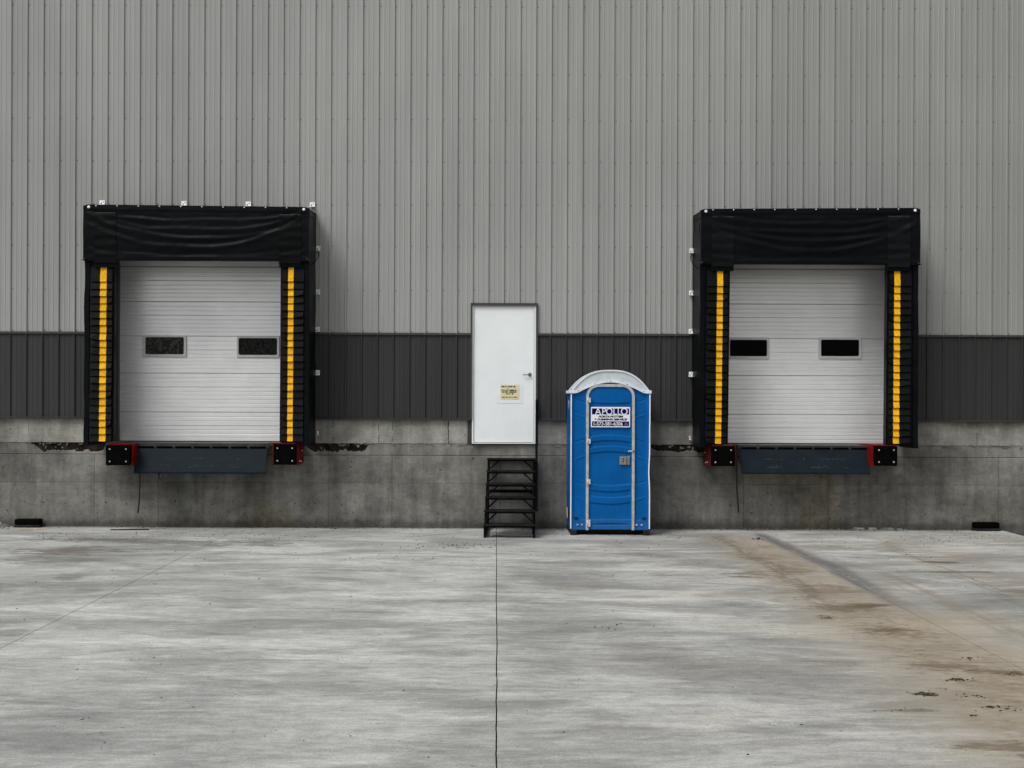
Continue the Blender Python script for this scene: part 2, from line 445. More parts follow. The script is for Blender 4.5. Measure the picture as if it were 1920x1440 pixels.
def blue_mat():
    n = NT('blue_plastic')
    a = n.noise(n.map((1.3, 1.3, 3)), 1.0, 5, 0.6)
    b = n.noise(n.map((14, 14, 3)), 1.0, 5, 0.7)
    x, y, z = n.xyz()
    k = n.m2('MULTIPLY', n.ramp(a, [(0.3, 0.9), (0.7, 1.1)]), n.ramp(b, [(0.3, 0.93), (0.7, 1.07)]))
    col = n.scale_col((0.0004, 0.088, 0.30), k)
    dust = n.m2('MULTIPLY', n.ramp(n.m2('MULTIPLY_ADD', n.noise(n.map((9, 9, 9)), 1, 4, 0.7), -0.25, z), [(-0.05, 0.10), (0.2, 0.0)]), 1.0)
    col = n.mix(dust, col, (0.16, 0.17, 0.17))
    n.bump(n.noise(n.map((240, 240, 240)), 1.0, 2, 0.5), 0.12, 0.002)
    return n.fin(col, 0.38, 0.10)


M['blue'] = blue_mat()
M['roof_plastic'] = simple('translucent_white_roof', (0.50, 0.55, 0.59), 0.5, 0.35, var=0.10, scale=9, bump=0.15, bscale=90)
M['roof_rim'] = simple('white_roof_rim', (0.66, 0.70, 0.74), 0.5, 0.3, var=0.07)
M['corner_white'] = simple('white_corner_strip', (0.78, 0.86, 0.95), 0.4, 0.35, var=0.04)
M['alu'] = simple('dull_aluminium', (0.40, 0.42, 0.41), 0.45, 0.5, 0.15, var=0.18, scale=14)
M['hinge'] = simple('pale_hinge', (0.52, 0.53, 0.52), 0.45, 0.4, 0.15, var=0.2, scale=30)
M['latch'] = simple('tarnished_latch', (0.20, 0.20, 0.16), 0.5, 0.4, 0.2, var=0.3, scale=40)
M['skid'] = simple('dark_skid', (0.014, 0.014, 0.013), 0.8, 0.2, var=0.4)
M['sign_white'] = simple('sign_white', (0.74, 0.75, 0.80), 0.4, 0.3, var=0.02)
M['navy'] = simple('sign_navy', (0.003, 0.004, 0.075), 0.5, 0.05, var=0.1)
M['sign_black'] = simple('sign_black', (0.001, 0.002, 0.008), 0.6, 0.03, var=0.1)
M['sign_pale'] = simple('sign_pale_blue', (0.20, 0.25, 0.45), 0.4, 0.2, var=0.1)
M['roofing'] = simple('roof_membrane', (0.3, 0.3, 0.29), 0.8, 0.2)


# ------------------------------------------------------------------ mesh helpers
class MB:
    def __init__(self):
        self.v, self.f, self.mi, self.sm = [], [], [], []

    def add(self, vs, fs, mi=0, smooth=False):
        o = len(self.v)
        self.v += [tuple(p) for p in vs]
        for f in fs:
            self.f.append([o + i for i in f])
            self.mi.append(mi)
            self.sm.append(smooth)
        return self

    def box(self, x0, x1, y0, y1, z0, z1, mi=0):
        vs = [(x, y, z) for x in (x0, x1) for y in (y0, y1) for z in (z0, z1)]
        fs = [(0, 1, 3, 2), (4, 6, 7, 5), (0, 4, 5, 1), (2, 3, 7, 6), (0, 2, 6, 4), (1, 5, 7, 3)]
        return self.add(vs, fs, mi)

    def bbox(self, x0, x1, y0, y1, z0, z1, b=0.01, seg=2, mi=0, jitter=0.0):
        bm = bmesh.new()
        bmesh.ops.create_cube(bm, size=1.0)
        for v in bm.verts:
            v.co = Vector(((x0 + x1) / 2 + v.co.x * (x1 - x0), (y0 + y1) / 2 + v.co.y * (y1 - y0), (z0 + z1) / 2 + v.co.z * (z1 - z0)))
        bmesh.ops.bevel(bm, geom=list(bm.edges), offset=b, segments=seg, affect='EDGES', profile=0.6)
        bm.verts.ensure_lookup_table()
        for v in bm.verts:
            if jitter:
                v.co += Vector([random.uniform(-jitter, jitter) for _ in range(3)])
        vs = [v.co.copy() for v in bm.verts]
        for i, v in enumerate(bm.verts):
            v.index = i
        fs = [[v.index for v in f.verts] for f in bm.faces]
        bm.free()
        return self.add(vs, fs, mi, False)

    def bar(self, a, b, w, d, up=(0, 0, 1), mi=0):
        a, b = Vector(a), Vector(b)
        t = (b - a).normalized()
        up = Vector(up)
        if abs(t.dot(up)) > 0.95:
            up = Vector((0, 1, 0))
        s = t.cross(up).normalized()
        u = s.cross(t).normalized()
        vs = []
        for p in (a, b):
            for i, j in ((-1, -1), (1, -1), (1, 1), (-1, 1)):
                vs.append(p + s * (w / 2 * i) + u * (d / 2 * j))
        return self.add(vs, [(3, 2, 1, 0), (4, 5, 6, 7), (0, 1, 5, 4), (1, 2, 6, 5), (2, 3, 7, 6), (3, 0, 4, 7)], mi)

    def tube(self, pts, r, n=8, mi=0):
        pts = [Vector(p) for p in pts]
        rings = []
        for i, p in enumerate(pts):
            t = (pts[min(i + 1, len(pts) - 1)] - pts[max(i - 1, 0)]).normalized()
            ref = Vector((0, 0, 1)) if abs(t.z) < 0.9 else Vector((0, 1, 0))
            s = t.cross(ref).normalized()
            u = s.cross(t)
            rings.append([p + (s * math.cos(2 * math.pi * k / n) + u * math.sin(2 * math.pi * k / n)) * r for k in range(n)])
        vs = [q for rg in rings for q in rg]
        fs = []
        for i in range(len(pts) - 1):
            for k in range(n):
                fs.append((i * n + k, i * n + (k + 1) % n, (i + 1) * n + (k + 1) % n, (i + 1) * n + k))
        fs.append(tuple(reversed(range(n))))
        fs.append(tuple((len(pts) - 1) * n + k for k in range(n)))
        return self.add(vs, fs, mi, True)

    def disc(self, c, r, h, n=12, mi=0, axis='y'):
        """short cylinder whose face looks to -Y (or up)"""
        vs = []
        for k in range(n):
            a = 2 * math.pi * k / n
            if axis == 'y':
                vs.append((c[0] + r * math.cos(a), c[1], c[2] + r * math.sin(a)))
            else:
                vs.append((c[0] + r * math.cos(a), c[1] + r * math.sin(a), c[2]))
        for k in range(n):
            a = 2 * math.pi * k / n
            if axis == 'y':
                vs.append((c[0] + r * 0.82 * math.cos(a), c[1] - h, c[2] + r * 0.82 * math.sin(a)))
            else:
                vs.append((c[0] + r * 0.82 * math.cos(a), c[1] + r * 0.82 * math.sin(a), c[2] + h))
        fs = [(k, (k + 1) % n, n + (k + 1) % n, n + k) for k in range(n)]
        fs.append(tuple(n + k for k in range(n)))
        return self.add(vs, fs, mi)

    def prism(self, poly, y0, y1, mi=0):
        """poly of (x,z), front at y0"""
        n = len(poly)
        vs = [(p[0], y0, p[1]) for p in poly] + [(p[0], y1, p[1]) for p in poly]
        fs = [tuple(range(n)), tuple(reversed(range(n, 2 * n)))]
        fs += [(k, n + k, n + (k + 1) % n, (k + 1) % n) for k in range(n)]
        return self.add(vs, fs, mi)

    def ringprism(self, outer, inner, y0, y1, mi=0, closed=True):
        """band between two polylines of equal length"""
        n = len(outer)
        vs = [(p[0], y0, p[1]) for p in outer] + [(p[0], y0, p[1]) for p in inner] + \
             [(p[0], y1, p[1]) for p in outer] + [(p[0], y1, p[1]) for p in inner]
        fs = []
        rng = range(n) if closed else range(n - 1)
        for k in rng:
            j = (k + 1) % n
            fs += [(k, j, n + j, n + k), (2 * n + k, 3 * n + k, 3 * n + j, 2 * n + j),
                   (k, 2 * n + k, 2 * n + j, j), (n + k, n + j, 3 * n + j, 3 * n + k)]
        if not closed:
            fs += [(0, n, 3 * n, 2 * n), (n - 1, 3 * n - 1, 4 * n - 1, 2 * n - 1)]
        return self.add(vs, fs, mi)

    def grid(self, fn, nu, nv, mi=0, smooth=True):
        vs = [fn(i / nu, j / nv) for j in range(nv + 1) for i in range(nu + 1)]
        fs = [(j * (nu + 1) + i, j * (nu + 1) + i + 1, (j + 1) * (nu + 1) + i + 1, (j + 1) * (nu + 1) + i) for j in range(nv) for i in range(nu)]
        return self.add(vs, fs, mi, smooth)

    def mesh(self, name, mats):
        me = bpy.data.meshes.new(name)
        me.from_pydata(self.v, [], self.f)
        for m in (mats if isinstance(mats, (list, tuple)) else [mats]):
            me.materials.append(M[m])
        me.polygons.foreach_set('material_index', self.mi)
        me.polygons.foreach_set('use_smooth', self.sm)
        me.validate()
        bm = bmesh.new()
        bm.from_mesh(me)
        bmesh.ops.recalc_face_normals(bm, faces=bm.faces)
        bm.to_mesh(me)
        bm.free()
        me.update()
        return me

    def build(self, name, mats, parent=None, **kw):
        o = bpy.data.objects.new(name, self.mesh(name, mats))
        COL.objects.link(o)
        if parent is not None:
            o.parent = parent
            o.matrix_parent_inverse = Matrix.Identity(4)
        for k, v in kw.items():
            o[k] = v
        return o


def empty(name, loc=(0, 0, 0), rz=0.0, **kw):
    o = bpy.data.objects.new(name, None)
    o.location = loc
    o.rotation_euler = (0, 0, rz)
    o.empty_display_size = 0.2
    COL.objects.link(o)
    for k, v in kw.items():
        o[k] = v
    return o


def link_copy(src, parent=None, loc=None):
    o = src.copy()
    COL.objects.link(o)
    if parent is not None:
        o.parent = parent
    if loc is not None:
        o.location = loc
    return o


def child_empty(name, parent, loc=(0, 0, 0)):
    o = bpy.data.objects.new(name, None)
    COL.objects.link(o)
    o.parent = parent
    o.location = loc
    o.empty_display_size = 0.1
    return o


# ------------------------------------------------------------------ ground
g = MB().box(-300, 300, -300, 300, -1.0, -0.36)
g.build('ground', 'soil', kind='structure')

pave = empty('pavement', (0, -10, 0), kind='structure')


def wig(seed, amp):
    def f(t):
        return amp * (mnoise.noise(Vector((t * 1.3, seed, 0))) + 0.5 * mnoise.noise(Vector((t * 5.1, seed, 3))) + 0.35 * mnoise.noise(Vector((t * 17, seed, 7))))
    return f


XJ = [(-22, 0, 0, 0), (-11.2, 0.003, 0.003, 1), (-3.735, 0.0036, 0.003, 2), (0.012, 0.0040, 0.0065, 3), (3.73, 0.0036, 0.006, 4), (7.45, 0, 0, 5)]
YJ = [-45, -28, -19.3, -10.42, 0.10]
for i in range(len(XJ) - 1):
    xa, ga, aa, sa = XJ[i]
    xb, gb, ab, sb = XJ[i + 1]
    fa, fb = wig(sa * 3.1, aa), wig(sb * 3.1, ab)
    for j in range(len(YJ) - 1):
        ya, yb = YJ[j] + 0.006, YJ[j + 1] - (0.006 if j < len(YJ) - 2 else 0)
        n = max(2, int((yb - ya) / 0.09)) if yb > -20 else 4
        left = [(xa + ga + fa(ya + (yb - ya) * k / n), ya + (yb - ya) * k / n) for k in range(n + 1)]
        right = [(xb - gb + fb(ya + (yb - ya) * k / n), ya + (yb - ya) * k / n) for k in range(n + 1)]
        mb = MB()
        vs = [(x - 0, y, 0.0) for x, y in left] + [(x, y, 0.0) for x, y in right] + [(x, y, -0.2) for x, y in left] + [(x, y, -0.2) for x, y in right]
        m_ = n + 1
        fs = []
        for k in range(n):
            fs += [(k, m_ + k, m_ + k + 1, k + 1), (k, k + 1, 2 * m_ + k + 1, 2 * m_ + k), (m_ + k, 3 * m_ + k, 3 * m_ + k + 1, m_ + k + 1)]
        fs += [(0, 2 * m_, 3 * m_, m_), (n, m_ + n, 3 * m_ + n, 2 * m_ + n)]
        # shift into pavement space
        mb.add([(x, y + 10, z) for x, y, z in vs], fs)
        mb.build('slab', 'slab', pave)
MB().box(-21.9, 7.42, -34.9, 10.0, -0.3, -0.022).build('joint_filler', 'joint', pave)

# ------------------------------------------------------------------ warehouse
wh = empty('warehouse', (0, 0, 0), label='large warehouse wall in light grey ribbed steel over a charcoal band and concrete base', category='building')
Z_TRIM = 2.872
Z_DARK = 1.603
Z_LEDGE = 1.242
Z_GROOVE = 1.069
DOCKS = [dict(cx=-4.245, w=3.20, tilt=0.025), dict(cx=4.445, w=3.105, tilt=-0.026)]
OPEN = [(d['cx'] - 1.36, d['cx'] + 1.36, 1.255, 4.02) for d in DOCKS]
dx0, dzt = P(884.2, 571.5, 0)
dx1, dzb = P(1005.8, 833, 0)
MAN = (dx0, dx1, dzb, dzt)
OPEN.append(MAN)

keys = [(0, 22.3), (12, 383.0), (27, 828.5), (38, 1150.3), (52, 1562.3), (64, 1916.8)]


def rib_x(i):
    if i <= 0:
        px = 22.3 + i * 29.85
    elif i >= 64:
        px = 1916.8 + (i - 64) * 29.6
    else:
        for (a, pa), (b, pb) in zip(keys, keys[1:]):
            if a <= i <= b:
                px = pa + (pb - pa) * (i - a) / (b - a)
                break
    return P(px, 150, 0)[0]


def intervals(x, z0, z1):
    res = [(z0, z1)]
    for (a, b, c, d) in OPEN:
        if a < x < b:
            nr = []
            for (p, q) in res:
                if d <= p or c >= q:
                    nr.append((p, q))
                    continue
                if c > p:
                    nr.append((p, c))
                if d < q:
                    nr.append((d, q))
            res = nr
    return res


def siding_panel(i0, nr, z0, z1, mat, y_off):
    prof = []
    for i in range(i0, i0 + nr):
        x, xn = rib_x(i), rib_x(i + 1)
        p = xn - x
        prof += [(x - 0.021, 0), (x - 0.009, -0.021), (x + 0.009, -0.021), (x + 0.021, 0)]
        for t in (0.36, 0.66):
            c = x + p * t
            prof += [(c - 0.013, 0), (c - 0.005, -0.0035), (c + 0.005, -0.0035), (c + 0.013, 0)]
    prof.append((rib_x(i0 + nr) - 0.021, 0))
    # cut the profile at opening edges
    pts = []
    cuts = sorted([v for o in OPEN for v in o[:2]])
    for (xa, ya), (xb, yb) in zip(prof, prof[1:]):
        pts.append((xa, ya))
        for c in cuts:
            if xa < c < xb:
                t = (c - xa) / (xb - xa)
                pts.append((c, ya + (yb - ya) * t))
    pts.append(prof[-1])
    mb = MB()
    for (xa, ya), (xb, yb) in zip(pts, pts[1:]):
        for (p, q) in intervals((xa + xb) / 2, z0, z1):
            mb.add([(xa, ya + y_off, p), (xb, yb + y_off, p), (xb, yb + y_off, q), (xa, ya + y_off, q)], [(0, 1, 2, 3)])
    # return leg of the lapped edge gives the sheet a thickness
    xe = pts[0][0]
    for (p, q) in intervals(xe, z0, z1):
        mb.add([(xe, y_off, p), (xe, y_off + 0.02, p), (xe, y_off + 0.02, q), (xe, y_off, q)], [(0, 1, 2, 3)])
    return mb


for i0 in range(-24, 92, 4):
    siding_panel(i0, 4, Z_TRIM, 9.4, 'siding', -0.032).build('siding_panel', 'siding', wh)
    siding_panel(i0, 4, Z_DARK, Z_TRIM - 0.022, 'siding_dark', -0.028).build('charcoal_panel', 'siding_dark', wh)

# screws
mb = MB()
rows = [13, 140, 225, 304, 385, 463, 545, 623]
for i in range(-6, 72):
    for r_ in rows:
        z = P(930, r_, -0.03)[1]
        x = rib_x(i) + 0.034
        if any(a - 0.02 < x < b + 0.02 and c < z < d + 0.02 for a, b, c, d in OPEN):
            continue
        mb.disc((x + random.uniform(-.003, .003), -0.032, z + random.uniform(-.006, .006)), 0.0085, 0.006, 6)
mb.build('screws', 'screw', wh, kind='stuff')
mb = MB()
for i in range(-6, 72):
    z = P(930, 698, -0.03)[1]
    x = rib_x(i) + 0.034
    if any(a - 0.02 < x < b + 0.02 and c < z < d for a, b, c, d in OPEN):
        continue
    mb.disc((x, -0.028, z + random.uniform(-.006, .006)), 0.007, 0.005, 6)
mb.build('screws', 'siding_dark', wh, kind='stuff')


def hsegs(z, x0=-10.6, x1=12.5):
    xs = [x0]
    for a, b, c, d in sorted(OPEN):
        if c <= z <= d:
            xs += [a, b]
    xs.append(x1)
    return list(zip(xs[::2], xs[1::2]))


for a, b in hsegs(Z_TRIM - 0.01):
    # drip flashing between the two sidings and the base angle
    ya, yb = -0.058, 0.0
    MB().add([(a, yb, Z_TRIM + .012), (b, yb, Z_TRIM + .012), (b, ya, Z_TRIM + 0.0), (a, ya, Z_TRIM + 0.0),
              (b, ya, Z_TRIM - 0.028), (a, ya, Z_TRIM - 0.028), (b, -0.03, Z_TRIM - 0.034), (a, -0.03, Z_TRIM - 0.034)],
             [(0, 1, 2, 3), (3, 2, 4, 5), (5, 4, 6, 7)]).build('flashing', 'trim_dark', wh)
for a, b in hsegs(Z_DARK):
    MB().add([(a, -0.027, Z_DARK + .02), (b, -0.027, Z_DARK + .02), (b, -0.062, Z_DARK + 0.012), (a, -0.062, Z_DARK + 0.012),
              (b, -0.062, Z_DARK - 0.012), (a, -0.062, Z_DARK - 0.012), (b, 0.0, Z_DARK - 0.006), (a, 0.0, Z_DARK - 0.006)],
             [(0, 1, 2, 3), (3, 2, 4, 5), (5, 4, 6, 7)]).build('base_trim', 'siding_dark', wh)

# concrete base: strip above the ledge
XL, XR = -10.6, 12.5
xs = [XL, -6.9, OPEN[0][0]]
for a, b, nm in ((XL, OPEN[0][0], 0), (OPEN[0][1], MAN[0], 0), (MAN[1], OPEN[1][0], 0), (OPEN[1][1], XR, 0)):
    MB().box(a, b, 0.0, 0.2, Z_LEDGE + 0.001, Z_DARK - 0.002).build('concrete_strip', 'concrete', wh)
for a, b, c, d in OPEN:
    if c > Z_LEDGE + .003:
        MB().box(a, b, 0.004, 0.2, Z_LEDGE - 0.002, c).build('door_sill', 'concrete', wh)

# the rough band with spalled stretches showing a dark board
MB().box(XL, XR, 0.014, 0.2, Z_GROOVE + 0.002, Z_LEDGE - 0.003).build('embedded_board', 'board', wh)
spans = []
for pa, pb, depth in ((55, 200, 0.16), (560, 692, 0.14), (1205, 1340, 0.13)):
    spans.append((P(pa, 840)[0], P(pb, 840)[0], depth))


def ragtop(x):
    z = Z_LEDGE + 0.0
    for a, b, dp in spans:
        if a < x < b:
            e = min(1.0, (x - a) / 0.22, (b - x) / 0.06)
            if a < -7:
                e = min(1.0, (x - a) / 0.75)
            nz = mnoise.noise(Vector((x * 6.5, a, 0))) * 0.55 + mnoise.noise(Vector((x * 25, a, 5))) * 0.28
            z -= max(0.0, min(0.155, dp * e * (0.78 + 0.6 * nz)))
    z += 0.003 * mnoise.noise(Vector((x * 9, 1, 1)))
    return z


mb = MB()
nn = int((XR - XL) / 0.012)
prev = None
for k in range(nn + 1):
    x = XL + (XR - XL) * k / nn
    z = min(ragtop(x), Z_LEDGE - 0.0015)
    yo = -0.001 + 0.004 * mnoise.noise(Vector((x * 14, 3, 2)))
    cur = [(x, yo, Z_GROOVE + 0.004), (x, yo + 0.001, z - 0.01 if z - 0.01 > Z_GROOVE + 0.006 else Z_GROOVE + 0.006), (x, 0.013, z)]
    if prev:
        mb.add(prev + cur, [(0, 3, 4, 1), (1, 4, 5, 2)])
    prev = cur
mb.build('ledge_band', 'concrete', wh)
# crusts of mortar clinging in the gap
mb = MB()
for a, b, dp in spans:
    for k in range(7):
        x = random.uniform(a + 0.05, b - 0.05)
        z = random.uniform(Z_GROOVE + 0.04, Z_LEDGE - 0.01)
        w, hgt = random.uniform(0.005, 0.03), random.uniform(0.012, 0.07)
        n = 7
        poly = [(x + w * math.cos(6.283 * t / n) * random.uniform(.5, 1.1), min(Z_LEDGE - .001, max(Z_GROOVE + .006, z + hgt * .5 * math.sin(6.283 * t / n) * random.uniform(.6, 1.1)))) for t in range(n)]
        mb.prism(poly, random.uniform(-0.004, 0.008), 0.016)
mb.build('mortar_crust', 'concrete', wh, kind='stuff')
# chipped lip under the strip
mb = MB()
for k in range(420):
    x = random.uniform(-7.4, 7.9)
    if any(a - .02 < x < b + .02 for a, b in ((OPEN[0][0] - .3, OPEN[0][1] + .3), (OPEN[1][0] - .3, OPEN[1][1] + .3))) or MAN[0] - .02 < x < MAN[1]:
        continue
    z = Z_LEDGE + random.uniform(-0.03, 0.012) + 0.02 * mnoise.noise(Vector((x * 2, 0, 0)))
    w, hh = random.uniform(0.008, 0.04), random.uniform(0.003, 0.012)
    n = 6
    poly = [(x + w * math.cos(6.283 * t / n) * random.uniform(.5, 1.1), z + hh * math.sin(6.283 * t / n) * random.uniform(.5, 1.1)) for t in range(n)]
    mb.prism(poly, -random.uniform(0.004, 0.013), 0.01)
mb.build('chipped_lip', 'concrete', wh, kind='stuff')

# lower formed wall, cast in panels: the joints stay open a few millimetres
JX = [XL] + [P(p, 930)[0] for p in (-190, 177, 297, 617, 735, 938, 1208, 1394, 1552, 1872, 2140)] + [XR]
zmid = P(60, 903)[1]
for a, b in zip(JX, JX[1:]):
    pr = random.uniform(-0.002, 0.002)
    MB().box(a + 0.002, b - 0.002, -0.012 + pr, 0.012, -0.9, zmid - 0.0015).build('wall_panel', 'concrete', wh)
    pr2 = pr + random.choice((-0.002, 0.002))
    MB().box(a + 0.002, b - 0.002, -0.012 + pr2, 0.012, zmid + 0.0015, Z_GROOVE - 0.012).build('wall_panel', 'concrete', wh)
    mb = MB()      # bevelled shoulder under the groove
    mb.add([(a + .002, -0.012 + pr2, Z_GROOVE - .012), (b - .002, -0.012 + pr2, Z_GROOVE - .012), (b - .002, -0.003, Z_GROOVE - .004), (a + .002, -0.003, Z_GROOVE - .004), (b - .002, 0.012, Z_GROOVE - .004), (a + .002, 0.012, Z_GROOVE - .004)], [(0, 1, 2, 3), (3, 2, 4, 5)])
    mb.build('wall_shoulder', 'concrete', wh)
MB().box(XL, XR, 0.0125, 0.2, -0.9, Z_GROOVE + 0.002).build('joint_backing', 'joint', wh)
# form tie holes
mb = MB()
for row, y0 in ((0, 875), (1, 941), (2, 958)):
    for px in range(10, 1915, 39 if row == 1 else 82):
        p2 = px + random.uniform(-10, 10)
        if 890 < p2 < 1010 or 1055 < p2 < 1225 or random.random() < 0.35:
            continue
        x, z = P(p2, y0 + random.uniform(-3, 3) + 0.004 * px)
        mb.disc((x, -0.013, z), random.uniform(0.006, 0.013), 0.002, 7)
mb.build('tie_holes', 'debris', wh, kind='stuff')

# rest of the building
MB().box(-16.0, 16.8, 0.21, 26, -0.9, 9.38).build('building_core', 'siding', wh)
MB().box(-16.1, XL, -0.03, 0.3, Z_DARK, 9.4).build('end_wall', 'siding', wh)
MB().box(-16.1, XL, 0.0, 0.3, -0.9, Z_DARK).build('end_base', 'concrete', wh)
MB().box(XR, 16.9, 0.0, 0.3, -0.9, Z_DARK).build('end_base', 'concrete', wh)
MB().box(-16.2, 17.0, -0.12, 26.1, 9.4, 9.62).build('roof_edge', 'trim_dark', wh)
MB().box(-16.0, 16.8, 0.3, 25.9, 9.62, 9.65).build('roof', 'roofing', wh)

# ---- overhead doors
LINES = [829.5, 800.0, 774.5, 727.5, 701.6, 658.0, 632.0, 593.0, 567.5, 528.0, 502.0, 476.0]


def groove_profile(z0, z1, zg):
    """section profile from z0 up to z1 with a deep V groove at zg and pinstripes"""
    y = 0.085
    pts = [(z0, y + 0.014), (z0 + 0.006, y)]

    def stripes(a, b):
        n = max(1, int(round((b - a) / 0.056)))
        st = (b - a) / n
        for k in range(1, n):
            c = a + st * k
            kind = k % 2
            dd = 0.0065 if kind else 0.005
            pts.extend([(c - 0.009, y), (c - 0.003, y + dd), (c + 0.004, y + dd), (c + 0.009, y)])
    stripes(z0 + 0.006, zg - 0.008)
    pts.extend([(zg - 0.008, y), (zg, y + 0.013), (zg + 0.006, y)])
    stripes(zg + 0.006, z1 - 0.010)
    pts.extend([(z1 - 0.010, y), (z1 - 0.003, y + 0.014)])
    return pts


WIN = [[(266, 350, 629, 670, 272.5, 344, 632.3, 664.2, 'glass_haze_reflection'), (443.5, 524, 630, 671, 447.5, 519, 634, 665.5, 'glass_streak')],
       [(1364.5, 1443, 632.5, 673.8, 1369, 1438.2, 637.3, 667.8, 'glass_black'), (1535.5, 1616.5, 632.5, 673.8, 1540, 1611, 637, 667.8, 'glass_black')]]
lab = ['white ribbed overhead door behind the left dock shelter', 'white ribbed overhead door behind the right dock shelter']


def rrect(x0, x1, z0, z1, r, n=4):
    pts = []
    for cx, cz, a0 in ((x1 - r, z1 - r, 0), (x0 + r, z1 - r, 90), (x0 + r, z0 + r, 180), (x1 - r, z0 + r, 270)):
        for k in range(n + 1):
            a = R(a0 + 90 * k / n)
            pts.append((cx + r * math.cos(a), cz + r * math.sin(a)))
    return pts


for di, d in enumerate(DOCKS):
    a, b = d['cx'] - 1.36, d['cx'] + 1.36
    od = child_empty('overhead_door', wh)
    od['label'] = lab[di]
    mid = 388 if di == 0 else 1492
    off = -1.9 if di == 0 else 2.6
    zs = [P(mid, y + off, 0.085)[1] for y in LINES]
    zs[0] = 1.257
    for k in range(0, len(zs) - 2, 2):
        prof = groove_profile(zs[k], zs[k + 2], zs[k + 1])
        mb = MB()
        pr = [(a + 0.0, p) for p in prof]
        vs = []
        for (z, y) in prof:
            vs += [(a + .001, y, z), (b - .001, y, z)]
        fs = [(2 * i, 2 * i + 1, 2 * i + 3, 2 * i + 2) for i in range(len(prof) - 1)]
        mb.add(vs, fs)
        mb.box(a + .001, b - .001, 0.105, 0.14, zs[k] + .001, zs[k + 2] - .001)
        mb.build('door_section', 'overhead', od)
    MB().box(a + .001, b - .001, 0.09, 0.14, zs[10] + 0.004, 4.02).build('door_section', 'overhead', od)
    MB().bbox(a + .02, b - .02, 0.055, 0.1, 1.252, 1.268, 0.005, 1).build('bottom_seal', 'rubber', od)
    for w in WIN[di]:
        fx0, fz1 = P(w[0], w[2], 0.06)
        fx1, fz0 = P(w[1], w[3], 0.06)
        gx0, gz1 = P(w[4], w[6], 0.06)
        gx1, gz0 = P(w[5], w[7], 0.06)
        mb = MB()
        o_ = rrect(fx0, fx1, fz0, fz1, 0.022)
        o2 = rrect(fx0 + .008, fx1 - .008, fz0 + .008, fz1 - .008, 0.018)
        i2 = rrect(gx0 - .004, gx1 + .004, gz0 - .004, gz1 + .004, 0.024)
        i_ = rrect(gx0, gx1, gz0, gz1, 0.022)
        n = len(o_)
        vs = [(p[0], 0.084, p[1]) for p in o_] + [(p[0], 0.062, p[1]) for p in o2] + [(p[0], 0.062, p[1]) for p in i2] + [(p[0], 0.078, p[1]) for p in i_]
        fs = [(r_ * n + k, r_ * n + (k + 1) % n, (r_ + 1) * n + (k + 1) % n, (r_ + 1) * n + k) for r_ in range(3) for k in range(n)]
        mb.add(vs, fs)
        mb.build('window_frame', 'win_frame', od)
        MB().prism(rrect(gx0 - .003, gx1 + .003, gz0 - .003, gz1 + .003, 0.024), 0.0765, 0.083).build('window_pane', w[8], od)
    for x0, x1 in ((a - .0, a + .03), (b - .03, b + .0)):
        MB().box(x0 + .0005, x1 - .0005, -0.02, 0.083, 1.256, 4.019).build('door_jamb', 'trim_dark', od)

# ---- white personnel door
pd = child_empty('personnel_door', wh)
pd['label'] = 'flush white door above the black steps'
x0, x1, z0, z1 = MAN
sx0, st_ = P(889, 574.8, -0.03)
sx1, sb_ = P(1000.3, 829.4, -0.03)
MB().bbox(sx0, sx1, -0.028, 0.02, sb_, st_ - 0.003, 0.003, 1).build('door_leaf', 'white_door', pd)
fx0, _ = P(885.2, 700, -0.04)
fx1, _ = P(1004.6, 700, -0.04)
MB().box(fx0, sx0 - 0.004, -0.046, 0.05, sb_ - .02, st_ + .012).build('frame_jamb', 'white_frame', pd)
MB().box(sx1 + 0.004, fx1, -0.046, 0.05, sb_ - .02, st_ + .012).build('frame_jamb', 'white_frame', pd)
MB().box(sx0 - 0.0035, sx1 + 0.0035, -0.044, 0.05, st_ + .001, st_ + .012).build('frame_head', 'white_frame', pd)
MB().box(sx0 - 0.0035, sx1 + 0.0035, -0.050, 0.05, sb_ - .021, sb_ - .007).build('threshold', 'white_frame', pd)
MB().box(fx0 - .004, fx1 + .004, -0.02, 0.06, sb_ - .035, sb_ - .0215).build('sill_gasket', 'caulk', pd)
tz = Z_DARK
MB().box(x0 - .012, fx0 - .001, -0.070, 0.0, tz, dzt + .022).build('door_trim', 'trim_dark', pd)
MB().box(fx1 + .001, x1 + .014, -0.070, 0.0, tz, dzt + .022).build('door_trim', 'trim_dark', pd)
MB().box(fx0 - .0005, fx1 + .0005, -0.066, 0.0, st_ + .0125, dzt + .024).build('door_trim', 'trim_dark', pd)
cx0, cz1 = P(876.5, 787, 0)
cx1, cz0 = P(883.8, 833, 0)
MB().box(cx0, cx1 + 0.004, -0.010, 0.01, cz0, Z_DARK - 0.013).build('jamb_flashing', 'caulk', pd)
MB().box(fx1 + .001, x1 + .02, -0.012, 0.01, cz0, Z_DARK - 0.013).build('jamb_flashing', 'caulk', pd)
# jambs run below the siding proud of the concrete
hx, hz = P(993.4, 702.3, -0.03)
mb = MB().disc((hx, -0.0285, hz), 0.030, 0.012, 20)
mb.disc((hx, -0.041, hz), 0.014, 0.03, 14)
lx, lz = P(980.5, 702.8, -0.08)
mb.tube([(hx, -0.068, hz), (hx - .03, -0.074, hz), (lx, -0.070, lz)], 0.0085, 10)
mb.build('door_handle', 'steel_handle', pd)

# ------------------------------------------------------------------ paper notice taped to the door
nx0, nz1 = P(938.5, 721.3, -0.03)
nx1, nz0 = P(973.8, 748.6, -0.03)
nt = empty('paper_notice', (nx0, -0.029, nz0), label='small yellowed printed notice taped to the white door', category='notice')
px0, pz1 = P(932.5, 716, -0.03)
px1, pz0 = P(979.5, 756.5, -0.03)


